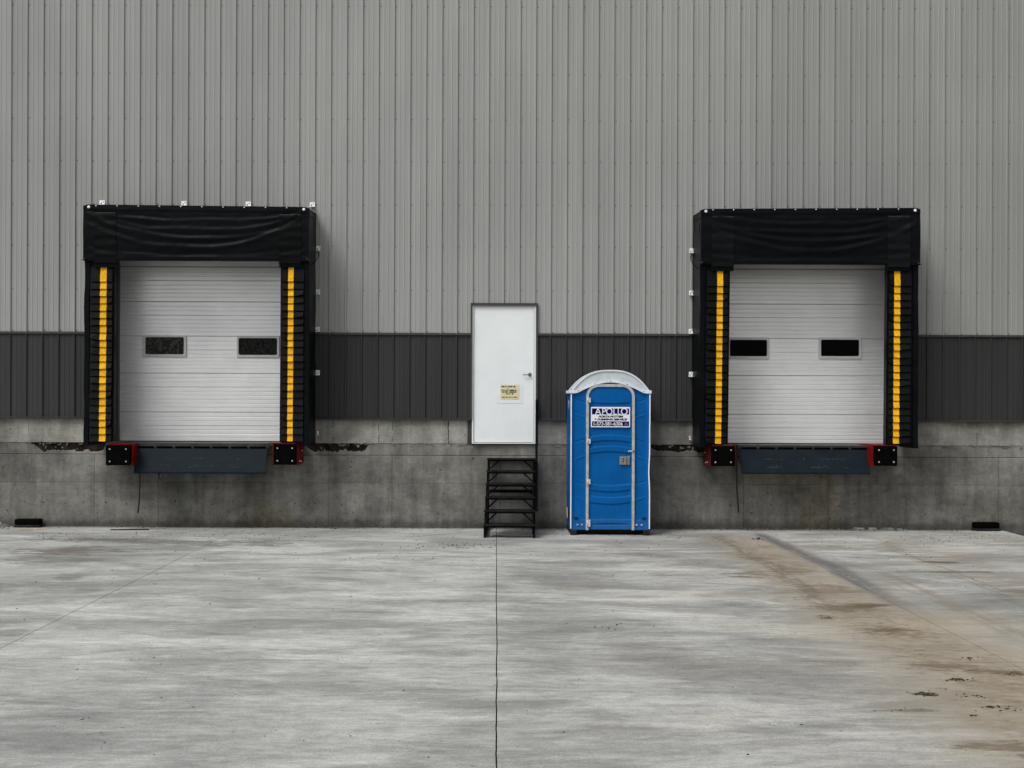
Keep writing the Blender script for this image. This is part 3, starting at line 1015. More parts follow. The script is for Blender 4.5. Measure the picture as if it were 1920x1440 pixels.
def sheet(ax, bx, az, bz, y, amp, seed, nu=12, nv=10):
    def fn(u, v):
        return (ax + (bx - ax) * u - nx0, y + amp * mnoise.noise(Vector((u * 3, v * 3, seed))), az + (bz - az) * v - nz0)
    return fn


MB().grid(sheet(px0, px1, pz0, pz1, -0.0025, 0.0010, 3), 12, 10).build('plastic_sleeve', 'sleeve', nt)
MB().grid(sheet(nx0, nx1, nz0, nz1, -0.0055, 0.0012, 5), 12, 10).build('paper', 'paper', nt)
W_, H_ = nx1 - nx0, nz1 - nz0
mb = MB()
for (fy, fa, fb, hh) in ((0.875, 0.03, 0.80, 0.045), (0.735, 0.38, 0.43, 0.035), (0.62, 0.04, 0.86, 0.045), (0.50, 0.09, 0.84, 0.045), (0.375, 0.30, 0.68, 0.05), (0.14, 0.08, 0.86, 0.035)):
    x = fa
    while x < fb:
        w = random.uniform(0.012, 0.026)
        h2 = hh * random.uniform(0.7, 1.05)
        if random.random() < 0.88:
            mb.box(W_ * x, W_ * min(fb, x + w), -0.0085, -0.0066, H_ * (fy - h2), H_ * (fy + h2))
        x += w + 0.007 + (0.03 if random.random() < 0.1 else 0)
mb.build('print', 'ink', nt, kind='stuff')

# ------------------------------------------------------------------ dock shelters
SY = -0.76        # front plane of the shelters
sh_meta = [
    dict(label='black dock shelter on the left with four white brackets along its top',
         left=(169.5, 210.5, 187.8, 199.8), right=(527.8, 569.5, 540.2, 550.3), outer=(158, 580), head=(386.5, 489.5), bot=828, inner=(217, 527),
         lean=(-1.8, -1.2), pleat0=501.5, first=528.0, ybr=(467.7, 549, 619, 700, 812), side=1),
    dict(label='black dock shelter on the right of the blue toilet without brackets on top',
         left=(1324.5, 1365.0, 1344.0, 1355.0), right=(1666.0, 1708.0, 1676.0, 1687.3), outer=(1312.5, 1722), head=(391.5, 496.5), bot=832.5, inner=(1366, 1660),
         lean=(-4.0, -2.4), pleat0=508.5, first=536.0, ybr=(472, 551, 622.7, 703, 821), side=-1)]


def make_shelter(di):
    md, d = sh_meta[di], DOCKS[di]
    cx = d['cx']
    zt = P((md['outer'][0] + md['outer'][1]) / 2, md['head'][0], SY)[1]
    zb = P(md['outer'][0], md['bot'], SY)[1]
    xl = P(md['outer'][0], 600, SY)[0]
    xr = P(md['outer'][1], 600, SY)[0]
    root = empty('dock_shelter', (cx, 0, zb), label=md['label'], category='dock shelter', group='dock shelters on the warehouse wall')
    ox, oz = cx, zb

    def L(x, y, z):
        return (x - ox, y, z - oz)
    rnd = random.Random(11 + di)
    # fabric side walls
    for s, xe in ((-1, xl), (1, xr)):
        def fn(u, v, xe=xe, s=s):
            z = zb - 0.05 + (zt - 0.03 - zb + 0.05) * v
            y = SY + 0.0 + (abs(SY) - 0.052) * u
            w = 0.010 * mnoise.noise(Vector((z * 2.1, y * 3, xe))) + 0.007 * mnoise.noise(Vector((z * 7, y * 2, xe)))
            w -= 0.012 * math.sin(u * math.pi) * (0.5 + 0.5 * math.sin(v * 14))
            return L(xe + s * w, y, z)
        mb = MB().grid(fn, 6, 60)

        def fn2(u, v, xe=xe, s=s):
            p = fn(u, v)
            return (p[0] - s * 0.07, p[1], p[2])
        mb.grid(fn2, 3, 20)
        for uu in (0, 1):
            mb.grid(lambda u, v, uu=uu: tuple(Vector(fn(uu, v)).lerp(Vector(fn2(uu, v)), u)), 1, 30)
        mb.build('side_wall', 'vinyl', root)
    # roof of the shelter, falling slightly to the front
    sl = d['tilt']
    mb = MB()

    def roof(u, v):
        x = xl + (xr - xl) * u
        return L(x, SY + (abs(SY) - 0.052) * v, zt + sl * (0.5 - u) - 0.03 + 0.035 * v + 0.004 * mnoise.noise(Vector((x * 4, v * 3, 0))))
    mb.grid(roof, 30, 5)
    mb.grid(lambda u, v: (roof(u, v)[0], roof(u, v)[1], roof(u, v)[2] - 0.08), 8, 2)
    mb.grid(lambda u, v: tuple(Vector(roof(u, 1)) - Vector((0, 0, 0.08 * v))), 8, 1)
    mb.build('shelter_roof', 'vinyl', root)
    # front side curtains
    for s, key in ((-1, 'left'), (1, 'right')):
        p0, p1, y0, y1 = md[key]
        oe = xl if s < 0 else xr
        in_px = md['inner'][0] if s < 0 else md['inner'][1]
        sc_ = child_empty('side_curtain', root)
        ln = md['lean'][0] if s < 0 else md['lean'][1]

        def edge(pxv, z):      # x at height z following the slight lean
            t = (zt - z) / (zt - zb)
            return P(pxv + ln * (t - 0.35), 640, SY)[0]
        ztop = zt - 0.5

        def fr(u, v, s=s, oe=oe, in_px=in_px):
            z = zb + 0.0 + (ztop + 0.3 - zb) * v
            xi = edge(p1 + 3.5 if s < 0 else p0 - 2.5, z)
            xo = oe - s * 0.004
            x = xo + (xi - xo) * u
            cut = 0.0
            if v == 0:
                cut = 0.03 * (1 - u)
            return L(x, SY + 0.02 + 0.010 * mnoise.noise(Vector((z * 3, u * 2, di + s))), z - cut)
        mb = MB().grid(fr, 8, 50)
        mb.grid(lambda u, v: (fr(u, v)[0], fr(u, v)[1] + 0.13, fr(u, v)[2]), 3, 20)
        mb.grid(lambda u, v: (fr(1, v)[0], fr(1, v)[1] + 0.13 * u, fr(1, v)[2]), 1, 30)
        mb.grid(lambda u, v: (fr(v, 0)[0], fr(v, 0)[1] + 0.13 * u, fr(v, 0)[2]), 1, 6)
        mb.build('curtain_pad', 'vinyl', sc_)
        # overlapping pleats, each with its piece of yellow stripe
        tops = [md['pleat0'], md['first']]
        bot_px = md['bot'] - 0.5
        n = 22
        for k in range(1, n + 1):
            tops.append(md['first'] + (bot_px - md['first']) * k / n)
        for k in range(len(tops) - 1):
            midpx = (p0 + p1) / 2
            za = P(midpx, tops[k], SY)[1] + 0.012
            zc = P(midpx, tops[k + 1], SY)[1]
            out = 0.036 + rnd.uniform(-0.004, 0.007)
            xs0 = [edge(q, za) for q in (p0, y0, y1, p1)]
            xs1 = [edge(q, zc) for q in (p0, y0, y1, p1)]
            jit = rnd.uniform(-0.0018, 0.0018)
            curl = [0, 0, 0, 0]
            if rnd.random() < 0.35:
                curl[0 if (s > 0) == (rnd.random() < 0.4) else 3] = rnd.uniform(0.01, 0.03)
            lift = [rnd.uniform(-.0025, .0025) for _ in range(4)]
            vs = []
            for yo in (0.0, 0.0035):
                for j in range(4):
                    vs.append(L(xs0[j], SY + 0.006 + yo, za))
                for j in range(4):
                    vs.append(L(xs1[j] + jit + (curl[j] * 0.4 if j == 0 else -curl[j] * 0.4), SY - out + 0.014 + yo + curl[j] * -0.8, zc + lift[j] + curl[j]))
            mb = MB()
            for j in range(3):
                mb.add([vs[j], vs[j + 1], vs[4 + j + 1], vs[4 + j]], [(0, 1, 2, 3)], 1 if j == 1 else 0)
                mb.add([vs[4 + j], vs[4 + j + 1], vs[12 + j + 1], vs[12 + j]], [(0, 1, 2, 3)], 1 if j == 1 else 0)
                mb.add([vs[8 + j + 1], vs[8 + j], vs[12 + j], vs[12 + j + 1]], [(0, 1, 2, 3)], 0)
            mb.add([vs[0], vs[4], vs[12], vs[8]], [(0, 1, 2, 3)], 0)
            mb.add([vs[3], vs[11], vs[15], vs[7]], [(0, 1, 2, 3)], 0)
            mb.build('pleat', ['vinyl2', 'yellow'], sc_)
    # head curtain with sagging folds
    hx0, hx1 = xl - 0.004, xr + (0.0 if di == 0 else 0.006)
    hz0 = P(369, md['head'][1], SY - .03)[1] if di == 0 else P(1517, md['head'][1], SY - .03)[1]
    hcur = child_empty('head_curtain', root)

    def head(u, v):
        x = hx0 + (hx1 - hx0) * u
        top = zt + sl * (0.5 - u)
        edge_c = 0.018 * max(0, 1 - min(u, 1 - u) / 0.02) * (1 if v > 0.98 else 0)
        z = hz0 + (top - hz0) * v - edge_c
        c = abs(u - 0.5) * 2
        mid = max(0.0, 1 - c ** 2.2)
        belly = math.sin(math.pi * v)
        # swag: creases fall from the upper corners and run almost level in the middle
        f = 0.0
        sg_ = 1 if u > 0.5 else -1
        for q, (vb, rise, pw, am, wd) in enumerate(((0.10, 0.16, 3.0, 0.010, 0.045), (0.27, 0.55, 2.2, 0.017, 0.055), (0.44, 0.42, 2.6, 0.013, 0.050),
                                                   (0.60, 0.34, 3.0, 0.014, 0.045), (0.76, 0.17, 3.0, 0.012, 0.040))):
            vi = vb + rise * c ** pw * (1.0 + 0.25 * sg_ * math.sin(q * 2.3 + di)) + 0.035 * mnoise.noise(Vector((x * 1.7, q * 5.1, di)))
            t = (v - vi) / wd
            amp = am * (0.45 + 0.75 * abs(mnoise.noise(Vector((x * 1.3, q * 3.7, di + 9)))) * 1.6)
            if c > 0.86:
                amp *= max(0.0, (1 - c) / 0.14)
            f += amp * (-t) * math.exp(-t * t) * 1.8
        f += 0.005 * mnoise.noise(Vector((x * 5, z * 5, di))) + 0.003 * mnoise.noise(Vector((x * 14, z * 14, di)))
        f *= min(1.0, belly * 3)
        hem = 0.008 if (v < 0.08 or v > 0.90) else 0
        return L(x, SY - 0.045 - hem - 0.02 * belly - f, z)
    mb = MB().grid(head, 110, 44)
    mb.grid(lambda u, v: (head(u, 0)[0], SY + 0.02 - 0.065 * (1 - v), head(u, 0)[2] + 0.002 * v), 110, 1)
    mb.grid(lambda u, v: (head(u, 1)[0], SY + 0.02 - 0.065 * (1 - v), head(u, 1)[2] - 0.002 * v), 110, 1)
    for e in (0, 1):
        mb.grid(lambda u, v, e=e: (head(e, v)[0], head(e, v)[1] * (1 - u) + (SY + 0.02) * u, head(e, v)[2]), 1, 44)
    mb.build('curtain_sheet', 'vinyl', hcur)
    # stitched patches over the side curtains, and the hanging tabs below them
    for (q0, q1, s) in ((md['left'][0] + 8.5, md['left'][1] + 9.5, -1), (md['right'][0] - 4, md['right'][1] - 4, 1)):
        a0, _ = P(q0, 500, SY)
        a1, _ = P(q1, 500, SY)
        u0, u1 = (a0 - hx0) / (hx1 - hx0), (a1 - hx0) / (hx1 - hx0)

        def patch(u, v):
            p = head(u0 + (u1 - u0) * u, 0.0 + 0.86 * v)
            return (p[0], p[1] - 0.009 + 0.004 * math.sin(v * 31), p[2] - 0.03 * (1 - v))
        mb = MB().grid(patch, 10, 30)
        mb.grid(lambda u, v: (patch(u, 1)[0], patch(u, 1)[1] + 0.011 * v, patch(u, 1)[2] - .002 + 0.004 * v), 10, 1)
        for e in (0, 1):
            mb.grid(lambda u, v, e=e: (patch(e, v)[0], patch(e, v)[1] + 0.012 * u, patch(e, v)[2]), 1, 30)
        mb.build('patch', 'vinyl2', hcur)
        p, q = patch(0.03, 0.995), patch(0.97, 0.995)
        MB().bar((p[0], p[1] - .003, p[2] - .004), (q[0], q[1] - .003, q[2] - .004), 0.006, 0.010).build('seam_strip', 'deck', hcur)
    for (q0, q1) in ((md['left'][0] + 8.5, md['left'][1] + 9.5), (md['right'][0] - 4, md['right'][1] - 4)):
        a0, zq = P(q0, md['pleat0'], SY)
        a1, _ = P(q1, md['pleat0'], SY)
        MB().bbox(a0 - ox, a1 - ox, SY - 0.032, SY - 0.020, zq - oz, hz0 + 0.05 - oz, 0.003, 1).build('hanging_tab', 'vinyl', hcur)
    # end caps: thin batten along both ends of the head curtain
    for e in (0.004, 0.996):
        p, q = head(e, 0.02), head(e, 0.93)
        MB().bar((p[0], p[1] - .004, p[2]), (q[0], q[1] - .004, q[2]), 0.006, 0.006).build('edge_batten', 'lip', hcur)
    # grommets
    for k in range(10 if di == 0 else 10):
        u = 0.056 + k * 0.0938
        p = head(u, 0.975)
        MB().disc((p[0], p[1] - .001, p[2] + 0.004), 0.0085, 0.006, 8).build('grommet', 'zinc', hcur)
    for u in (0.024, 0.976):
        p = head(u, 0.955)
        mb = MB().disc((p[0], p[1] - .001, p[2] - 0.0), 0.021, 0.005, 14)
        mb.disc((p[0], p[1] - .006, p[2]), 0.010, 0.007, 8)
        mb.build('washer', 'zinc', hcur)
    # lower corner hooks of the head curtain
    for u in (0.003, 0.997):
        p = head(u, 0.02)
        s = -1 if u < 0.5 else 1
        MB().tube([(p[0] - s * .03, p[1] - .01, p[2] + .02), (p[0], p[1] - .012, p[2]), (p[0] + s * .025, p[1], p[2] - .006), (p[0] + s * .03, p[1] + .03, p[2] - .002)], 0.007, 6).build('corner_hook', 'rod', hcur)
    # galvanised wall brackets
    proto = MB().box(-0.038, 0.038, -0.006, 0.0, 0, 0.075).box(-0.038, 0.038, -0.07, -0.006, 0, 0.006)
    proto.disc((0.015, -0.006, 0.05), 0.008, 0.006, 8, 1).disc((-0.012, -0.006, 0.028), 0.011, 0.007, 8, 1)
    pm = proto.mesh('bracket', ['zinc', 'rod'])
    if di == 0:
        for q in (191.5, 345, 465.5, 585.5):
            x, z = P(q, 384.5 + (q - 191) * 0.0095, -0.055)
            o = bpy.data.objects.new('bracket', pm)
            COL.objects.link(o)
            o.parent = root
            o.location = L(x, -0.054, z - 0.004)
    xe = (xr + 0.012) if md['side'] > 0 else (xl - 0.012)
    for k, q in enumerate(md['ybr']):
        z = P(600 if md['side'] > 0 else 1298, q, 0)[1]
        o = bpy.data.objects.new('bracket', pm)
        COL.objects.link(o)
        o.parent = root
        o.scale = (0.75, 1, 1.0) if q < 800 else (0.3, 1, 0.8)
        o.rotation_euler = (0, R(random.uniform(-8, 8)), 0)
        yb = -0.054 if q < 800 else -0.004
        o.location = L(xe + md['side'] * 0.02, yb, z - 0.03)
    # bungee loop near the first bracket
    s = md['side']
    z = P(600, md['ybr'][0], 0)[1]
    pts = [L(xe + s * 0.02, -0.10, z - .02)]
    for k in range(1, 9):
        t = k / 8
        pts.append(L(xe + s * (0.02 + 0.05 * math.sin(math.pi * t)) - s * 0.03 * t, -0.10 - 0.5 * t, z - 0.02 - 0.27 * t))
    MB().tube(pts, 0.006, 6).build('bungee_cord', 'rubber', root)
    return root


for di in range(2):
    make_shelter(di)

# ------------------------------------------------------------------ dock bumpers
BY = -0.80
bump_meta = [
    ((198, 244), (834.5, 872.5), 'dock bumper with narrow red inner plate, left end of the left dock'),
    ((513, 555), (832.5, 871.5), 'dock bumper with broad red side plate, right end of the left dock'),
    ((1334, 1378), (836.5, 874), 'dock bumper with broad red side plate, left end of the right dock'),
    ((1641, 1683), (836.5, 873.5), 'dock bumper with narrow red inner plate, right end of the right dock')]
for k, (bx, by, lb) in enumerate(bump_meta):
    x0, z1 = P(bx[0], by[0], BY)
    x1, z0 = P(bx[1], by[1], BY)
    cxb = (x0 + x1) / 2
    root = empty('dock_bumper', (cxb, 0, z0), label='black rubber ' + lb, category='dock bumper', group='rubber dock bumpers below the shelters')
    w, h_ = (x1 - x0) / 2, z1 - z0
    mb = MB().bbox(-w, w, BY, BY + 0.085, 0, h_, 0.014, 2, jitter=0.001)
    for xx in (-0.32, 0.05, 0.36):
        mb.box(w * xx, w * xx + 0.004, BY - 0.0012, BY + 0.01, 0.02, h_ - 0.02)
    mb.build('rubber_block', 'rubber', root)
    for sx in (-0.66, 0.66):
        for zz in (0.19, 0.80):
            MB().disc((w * sx, BY - 0.0005, h_ * zz), 0.012, 0.010, 8).build('bolt', 'alu', root)
    for s in (-1, 1):
        inner = (s > 0) == (k in (0, 2))
        xa = (w + 0.012) if inner else (w - 0.012)
        xb_ = xa + 0.011
        mb = MB().box(min(s * xa, s * xb_), max(s * xa, s * xb_), BY + (0.05 if inner else 0.09), -0.014, -0.012, h_ + 0.012)
        mb.build('side_plate', 'red', root)
    MB().box(-w + .014, w - .014, BY + 0.03, -0.014, h_ + 0.004, h_ + 0.016).build('top_plate', 'red', root)
    MB().box(-w + .014, w - .014, -0.03, -0.014, 0, h_).build('back_plate', 'red', root)
    s = 1 if k in (0, 1) else -1
    for (yy, zz) in ((-0.30, 0.10), (-0.45, 0.14), (-0.2, 0.6)):
        mb = MB().box(-0.012, 0.012, -0.012, 0.012, -0.012, 0.012)
        o = mb.build('plate_bolt', 'zinc', root)
        o.location = (s * (w + 0.004), yy, h_ * zz)
        o.scale = (0.5, 0.7, 0.7)

# ------------------------------------------------------------------ edge-of-dock levellers
lev = [dict(top=(256, 500.6, 839.5), bot=(250.3, 497.5, 887.5), rod=[(261, 885), (262, 905), (261, 940), (258.5, 962)], rod2=[(298, 888), (298.5, 896), (301, 900)],
            label='blue grey hinged dock leveller plate hanging below the left overhead door'),
       dict(top=(1386.6, 1627.8, 841.5), bot=(1390.3, 1631.8, 888.5), rod=[(1380.5, 842), (1381, 880), (1382, 920), (1385, 961)], rod2=None,
            label='blue grey hinged dock leveller plate hanging below the right overhead door')]
for k, lv in enumerate(lev):
    YT, YB = -0.46, -0.62
    x0, z1 = P(lv['top'][0], lv['top'][2], YT)
    x1, _ = P(lv['top'][1], lv['top'][2], YT)
    xb0, z0 = P(lv['bot'][0], lv['bot'][2], YB)
    xb1, _ = P(lv['bot'][1], lv['bot'][2], YB)
    cxl = (x0 + x1) / 2
    root = empty('dock_leveler', (cxl, 0, z0), label=lv['label'], category='dock leveller', group='dock levellers below the overhead doors')
    t = 0.018
    mb = MB()
    vs = [(x0 - cxl, YT, z1 - z0), (x1 - cxl, YT, z1 - z0), (xb1 - cxl, YB, 0), (xb0 - cxl, YB, 0)]
    nrm = Vector((0, -(z1 - z0), (YB - YT))).normalized()
    vs2 = [tuple(Vector(v) - nrm * t) for v in vs]
    mb.add(vs + vs2, [(0, 1, 2, 3), (4, 7, 6, 5), (0, 3, 7, 4), (1, 5, 6, 2), (0, 4, 5, 1), (3, 2, 6, 7)])
    mb.bar((xb0 - cxl + .004, YB - .003, 0.014), (xb1 - cxl - .004, YB - .003, 0.014), 0.010, 0.020)
    mb.build('lip_plate', 'lip', root)
    # hinge barrels
    n = 7
    for j in range(n):
        a = x0 - cxl + (x1 - x0) * (j + 0.08) / n
        b = x0 - cxl + (x1 - x0) * (j + 0.92) / n
        MB().tube([(a, YT - 0.004, z1 - z0 + 0.012), (b, YT - 0.004, z1 - z0 + 0.012)], 0.013, 8).build('hinge_knuckle', 'rubber', root)
    # deck plate between hinge and floor
    MB().box(x0 - cxl - .02, x1 - cxl + .02, YT + 0.012, -0.02, 1.236 - z0, 1.250 - z0).build('deck_plate', 'deck', root)
    MB().box(x0 - cxl - .02, x1 - cxl + .02, YT + 0.012, YT + 0.03, z1 - z0 - 0.0, 1.2355 - z0).build('deck_edge', 'deck', root)
    # springs box underneath
    MB().box(x0 - cxl + .3, x1 - cxl - .3, -0.36, -0.02, 1.10 - z0, 1.2345 - z0).build('spring_housing', 'lip', root)
    for s in (x0 - cxl + .1, x1 - cxl - .1):
        MB().bar((s, -0.02, 0.98 - z0), (s, YT + .04, 1.20 - z0), 0.03, 0.03).build('support_strut', 'lip', root)
    # raised anti-slip nubs, paler than the lip plate
    mb = MB()
    for row in (0.40, 0.43, 0.68, 0.72, 0.75):
        for j in range(92):
            u = 0.10 + 0.74 * j / 92
            dens = mnoise.noise(Vector((u * 11, row * 9, k * 5)))
            if dens < random.uniform(-0.05, 0.6):
                continue
            p = Vector(vs[0]).lerp(Vector(vs[1]), u).lerp(Vector(vs[3]).lerp(Vector(vs[2]), u), row + random.uniform(-.02, .02))
            r_ = random.uniform(0.0015, 0.0035)
            mb.box(p.x - r_, p.x + r_, p.y - 0.004, p.y + 0.004, p.z - r_ * .8, p.z + r_ * .8)
    mb.build('tread_nubs', 'nub', root, kind='stuff')

    def pt(q, Y):
        x, z = P(q[0], q[1], Y)
        return (x - cxl, Y, z - z0)
    pts = [pt(q, -0.30) for q in lv['rod']]
    pts = [(pts[0][0], pts[0][1], 1.22 - z0)] + pts[1:] if True else pts
    MB().tube(pts, 0.013, 8).build('lift_handle', 'rod', root)
    if lv['rod2']:
        MB().tube([pt(q, -0.2) for q in lv['rod2']], 0.008, 6).build('hook', 'rod', root)

# ------------------------------------------------------------------ black steps
YF = -1.50
sxl = P(907, 986, YF)[0]
sxr = P(1003, 986, YF)[0]
W = sxr - sxl
st = empty('access_steps', ((sxl + sxr) / 2, YF, 0), R(-1.7), label='black open steps with six treads leading up to the white door', category='steps')
going, nT = 0.272, 6
zt_ = [0.185 + (1.035 - 0.185) * i / 5 for i in range(6)]
hw = W / 2
for i in range(nT):
    y = going * i
    dp = 0.30 if i < 5 else 0.12
    mb = MB().bbox(-hw - 0.008, hw + 0.008, y - 0.012, y + dp, zt_[i] - 0.022, zt_[i], 0.004, 1, jitter=0.0008)
    mb.build('tread', 'treadwood', st)
    MB().box(-hw + .002, hw - .002, y, y + 0.02, zt_[i] - 0.040, zt_[i] - 0.0225).build('riser_rail', 'blackpaint', st)
for s in (-1, 1):
    xo = s * (hw - 0.012)
    for i in range(nT):
        y = going * i
        zb_ = 0.0 if i in (0, 5) else max(0.0, zt_[i] - 0.40)
        if i in (2, 4):
            zb_ = 0.0
        MB().box(xo - 0.014, xo + 0.014, y + 0.012, y + 0.06, zb_, zt_[i] - 0.0405).build('post', 'blackpaint', st)
    MB().bar((xo - s * .016, 0.03, 0.10), (xo - s * .016, going * 5 + .05, zt_[5] - 0.08), 0.020, 0.13).build('stringer', 'blackpaint', st)
    MB().box(xo - 0.013, xo + 0.013, 0.061, going * 5 + 0.011, 0.02, 0.07).build('bottom_rail', 'blackpaint', st)
    # knee braces under each tread
    for i in range(1, nT):
        y = going * i + 0.03
        a = (s * (hw - 0.04), y, zt_[i] - 0.15)
        b = (s * (hw - 0.165), y, zt_[i] - 0.035)
        MB().bar(a, b, 0.020, 0.020, (0, 1, 0)).build('brace', 'blackpaint', st)
MB().box(-hw + .03, hw - .03, going * 5 + 0.02, going * 5 + 0.05, 0.53, 0.575).build('cross_rail', 'blackpaint', st)
# handrail on the right side
rx = hw + 0.018
MB().box(rx - 0.02, rx + 0.02, going + 0.0, going + 0.05, zt_[1] - 0.01, 1.02).build('rail_post', 'blackpaint', st)
MB().box(rx - 0.018, rx + 0.018, going * 5 + 0.02, going * 5 + 0.06, zt_[3], 1.90).build('rail_post', 'blackpaint', st)
MB().bar((rx, going + 0.0, 1.00), (rx, going * 5 + 0.06, 1.56), 0.036, 0.06).build('handrail', 'blackpaint', st)
MB().bar((rx, going + 0.0, 0.55), (rx, going * 5 + 0.06, 1.12), 0.026, 0.05).build('handrail', 'blackpaint', st)

# ------------------------------------------------------------------ portable toilet
TY = -1.03
tx0 = P(1069, 900, TY)[0]
tx1 = P(1219, 900, TY)[0]
tcx = (tx0 + tx1) / 2
TW = (tx1 - tx0) / 2
pt_ = empty('portable_toilet', (tcx, TY, 0), label='blue plastic portable toilet with a white arched roof standing against the wall', category='portable toilet')
TD = 0.96


def tx(px, py=850):
    return P(px, py, TY)[0] - tcx


def tz(py, px=1143):
    return P(px, py, TY)[1]


zb = tz(993.5)
zeave = tz(737)
dl0, dl1, dr0, dr1 = tx(1098.7), tx(1103.6), tx(1184.6), tx(1189.6)
dtop_o, dtop_i = tz(720), tz(725.4)


def arc(px, base, k):          # curved ledge height at x
    return base


def ledge(z, z0, up, w=0.010):
    """smooth step: 1 below z0, 0 above (up=True: top edge) """
    t = (z - (z0 - w)) / (2 * w)
    t = max(0.0, min(1.0, t))
    t = t * t * (3 - 2 * t)
    return t


DX0, DX1 = dl1 + 0.003, dr0 - 0.003
dcx = (DX0 + DX1) / 2
dhw = (DX1 - DX0) / 2


def bandh(x, z, ylo, yhi, sag):
    """1 inside a raised band whose edges are bowed; sag>0 frown, <0 smile (px measures)"""
    c = ((x - dcx) / dhw) ** 2
    za = tz(ylo) - sag * c
    zc = tz(yhi) - sag * c
    return ledge(z, za, True, 0.008) * (1 - ledge(z, zc, True, 0.008))


def door_relief(x, z):
    u = (x - dcx) / dhw
    inset = min(1.0, max(0.0, (1 - abs(u)) / 0.13))
    inset = inset * inset * (3 - 2 * inset)
    h = 0.0
    h += bandh(x, z, 826, 815.5, 0.030)
    h += bandh(x, z, 847, 836.5, 0.030)
    h += bandh(x, z, 922, 910.5, -0.028)
    h += bandh(x, z, 945.5, 933, -0.030)
    h += bandh(x, z, 757, 700, -0.020)
    h += 0.8 * bandh(x, z, 1010, 974.5, 0.0)
    lens = math.exp(-((z - tz(984.5) - 0.012 * (1 - u * u)) / 0.009) ** 2) * max(0.0, 1 - u * u)
    h -= lens * 0.9
    border = 1 - inset
    return -(0.014 * max(h * inset, 0) + 0.014 * border - 0.010 * lens * inset)


# front shell left and right of the door frame, up to the arched head
def roof_inner(x):
    """underside of the roof rim at the front"""
    u = abs(x) / TW
    return tz(717.0) - (tz(717.0) - zeave) * min(1.0, (u / 0.84) ** 1.75)


def side_relief(x, z):
    ax = abs(x)
    # distance from the frame
    e0, e1 = abs(dl0) if x < 0 else dr1, TW
    t = (ax - e0) / (e1 - e0)
    h = 0.012 * (1 - ledge(t, 0.78, True, 0.05) * 1.0) * ledge(t, 0.06, True, 0.04)
    h = -h
    # slanted ledges
    for (y0, y1, sgn) in ((777, 783, 1), (749, 754.5, -1), (830, 824, -1), (862, 855, 1), (902, 908.5, -1), (931.5, 939, 1)):
        if 0.08 < t < 0.72:
            tt = (t - 0.08) / 0.64
            zl = tz(y1) + (tz(y0) - tz(y1)) * tt
            h += sgn * 0.008 * math.exp(-((z - zl) / 0.008) ** 2) * (1 if tt < 0.9 else 0.3)
    if z < tz(975) and t < 0.8:
        h = h * 0.3
    return -h * -1


body = child_empty('cabin', pt_)
for s in (-1, 1):
    xa = tx(1098.7) + 0.001 if s < 0 else dr1 - 0.001
    xb = s * (TW - 0.006)

    def fn(u, v):
        x = xa + (xb - xa) * u
        ztop = roof_inner(x) + 0.05
        z = zb + (ztop - zb) * v
        return (x, 0.0 - side_relief(x, z), z)
    MB().grid(fn, 26, 260).build('front_wall', 'blue', body)
# piece above the door frame
MB().box(dl0, dr1, 0.012, 0.05, tz(722), tz(712)).build('front_head', 'blue', body)
for s in (-1, 1):
    # spandrels beside the arch
    mb = MB()
    r = 0.178
    cxx = (dl0 + r) if s < 0 else (dr1 - r)
    pts = [(s * 0 + (dl0 if s < 0 else dr1), dtop_o - r)]
    poly = []
    for k in range(9):
        a = R(90 * k / 8)
        poly.append((cxx + s * (r + .001) * math.cos(a), dtop_o - r + (r + .001) * math.sin(a)))
    poly.append((cxx, dtop_o + 0.06))
    poly.append(((dl0 if s < 0 else dr1), dtop_o + 0.06))
    mb.prism(poly, 0.002, 0.04)
    mb.build('front_spandrel', 'blue', body)
# side walls with moulded panels, back wall
for s in (-1, 1):
    def fs_(u, v):
        y = 0.004 + (TD - 0.008) * u
        z = zb + (zeave - 0.0 - zb) * v
        rel = 0.02 * ledge(u, 0.10, True, 0.03) * (1 - ledge(u, 0.9, True, 0.03)) * (0.4 + 0.6 * (0.5 + 0.5 * math.tanh(12 * math.sin(v * 13))))
        return (s * (TW - rel), y, z)
    MB().grid(fs_, 24, 80).build('side_wall', 'blue', body)
MB().box(-TW, TW, TD - 0.003, TD, zb, zeave).build('back_wall', 'blue', body)
MB().box(-TW + .02, TW - .02, 0.03, TD - .02, zb, zb + 0.03).build('floor_pan', 'skid', body)
# vent on the left side
MB().add([(-TW - .004, 0.10, tz(753)), (-TW - .004, 0.42, tz(751)), (-TW - .004, 0.16, tz(768)), (-TW - .012, 0.10, tz(753)), (-TW - .012, 0.42, tz(751)), (-TW - .012, 0.16, tz(768))],
         [(3, 4, 5), (0, 1, 4, 3), (1, 2, 5, 4), (2, 0, 3, 5)]).build('vent_grille', 'alu', body)
# front corner strips, slightly buckled
for s in (-1, 1):
    pts = []
    for k in range(33):
        t = k / 32
        z = tz(991) + (tz(739.5) - tz(991)) * t
        w = 0.002 * mnoise.noise(Vector((t * 5, s, 2)))
        if s > 0:
            w -= 0.011 * math.exp(-((t - 0.43) / 0.10) ** 2)
        pts.append((s * (TW - 0.010) + w, -0.012, z))
    mb = MB()
    for (p, q) in zip(pts, pts[1:]):
        mb.bar(p, q, 0.0145, 0.018, (0, 1, 0))
    mb.build('corner_strip', 'corner_white', body)
# bolts
for px in (1083, 1091.6, 1194, 1203.6):
    MB().disc((tx(px), -0.002, tz(984)), 0.014, 0.010, 12).build('bolt_cap', 'hinge' if px > 1150 else 'alu', body)
for s in (-1, 1):
    MB().bbox(s * (TW - 0.085) - 0.03, s * (TW - 0.085) + 0.03, -0.014, 0.01, tz(972.5), tz(970), 0.003, 1).build('tie_lug', 'skid', body)


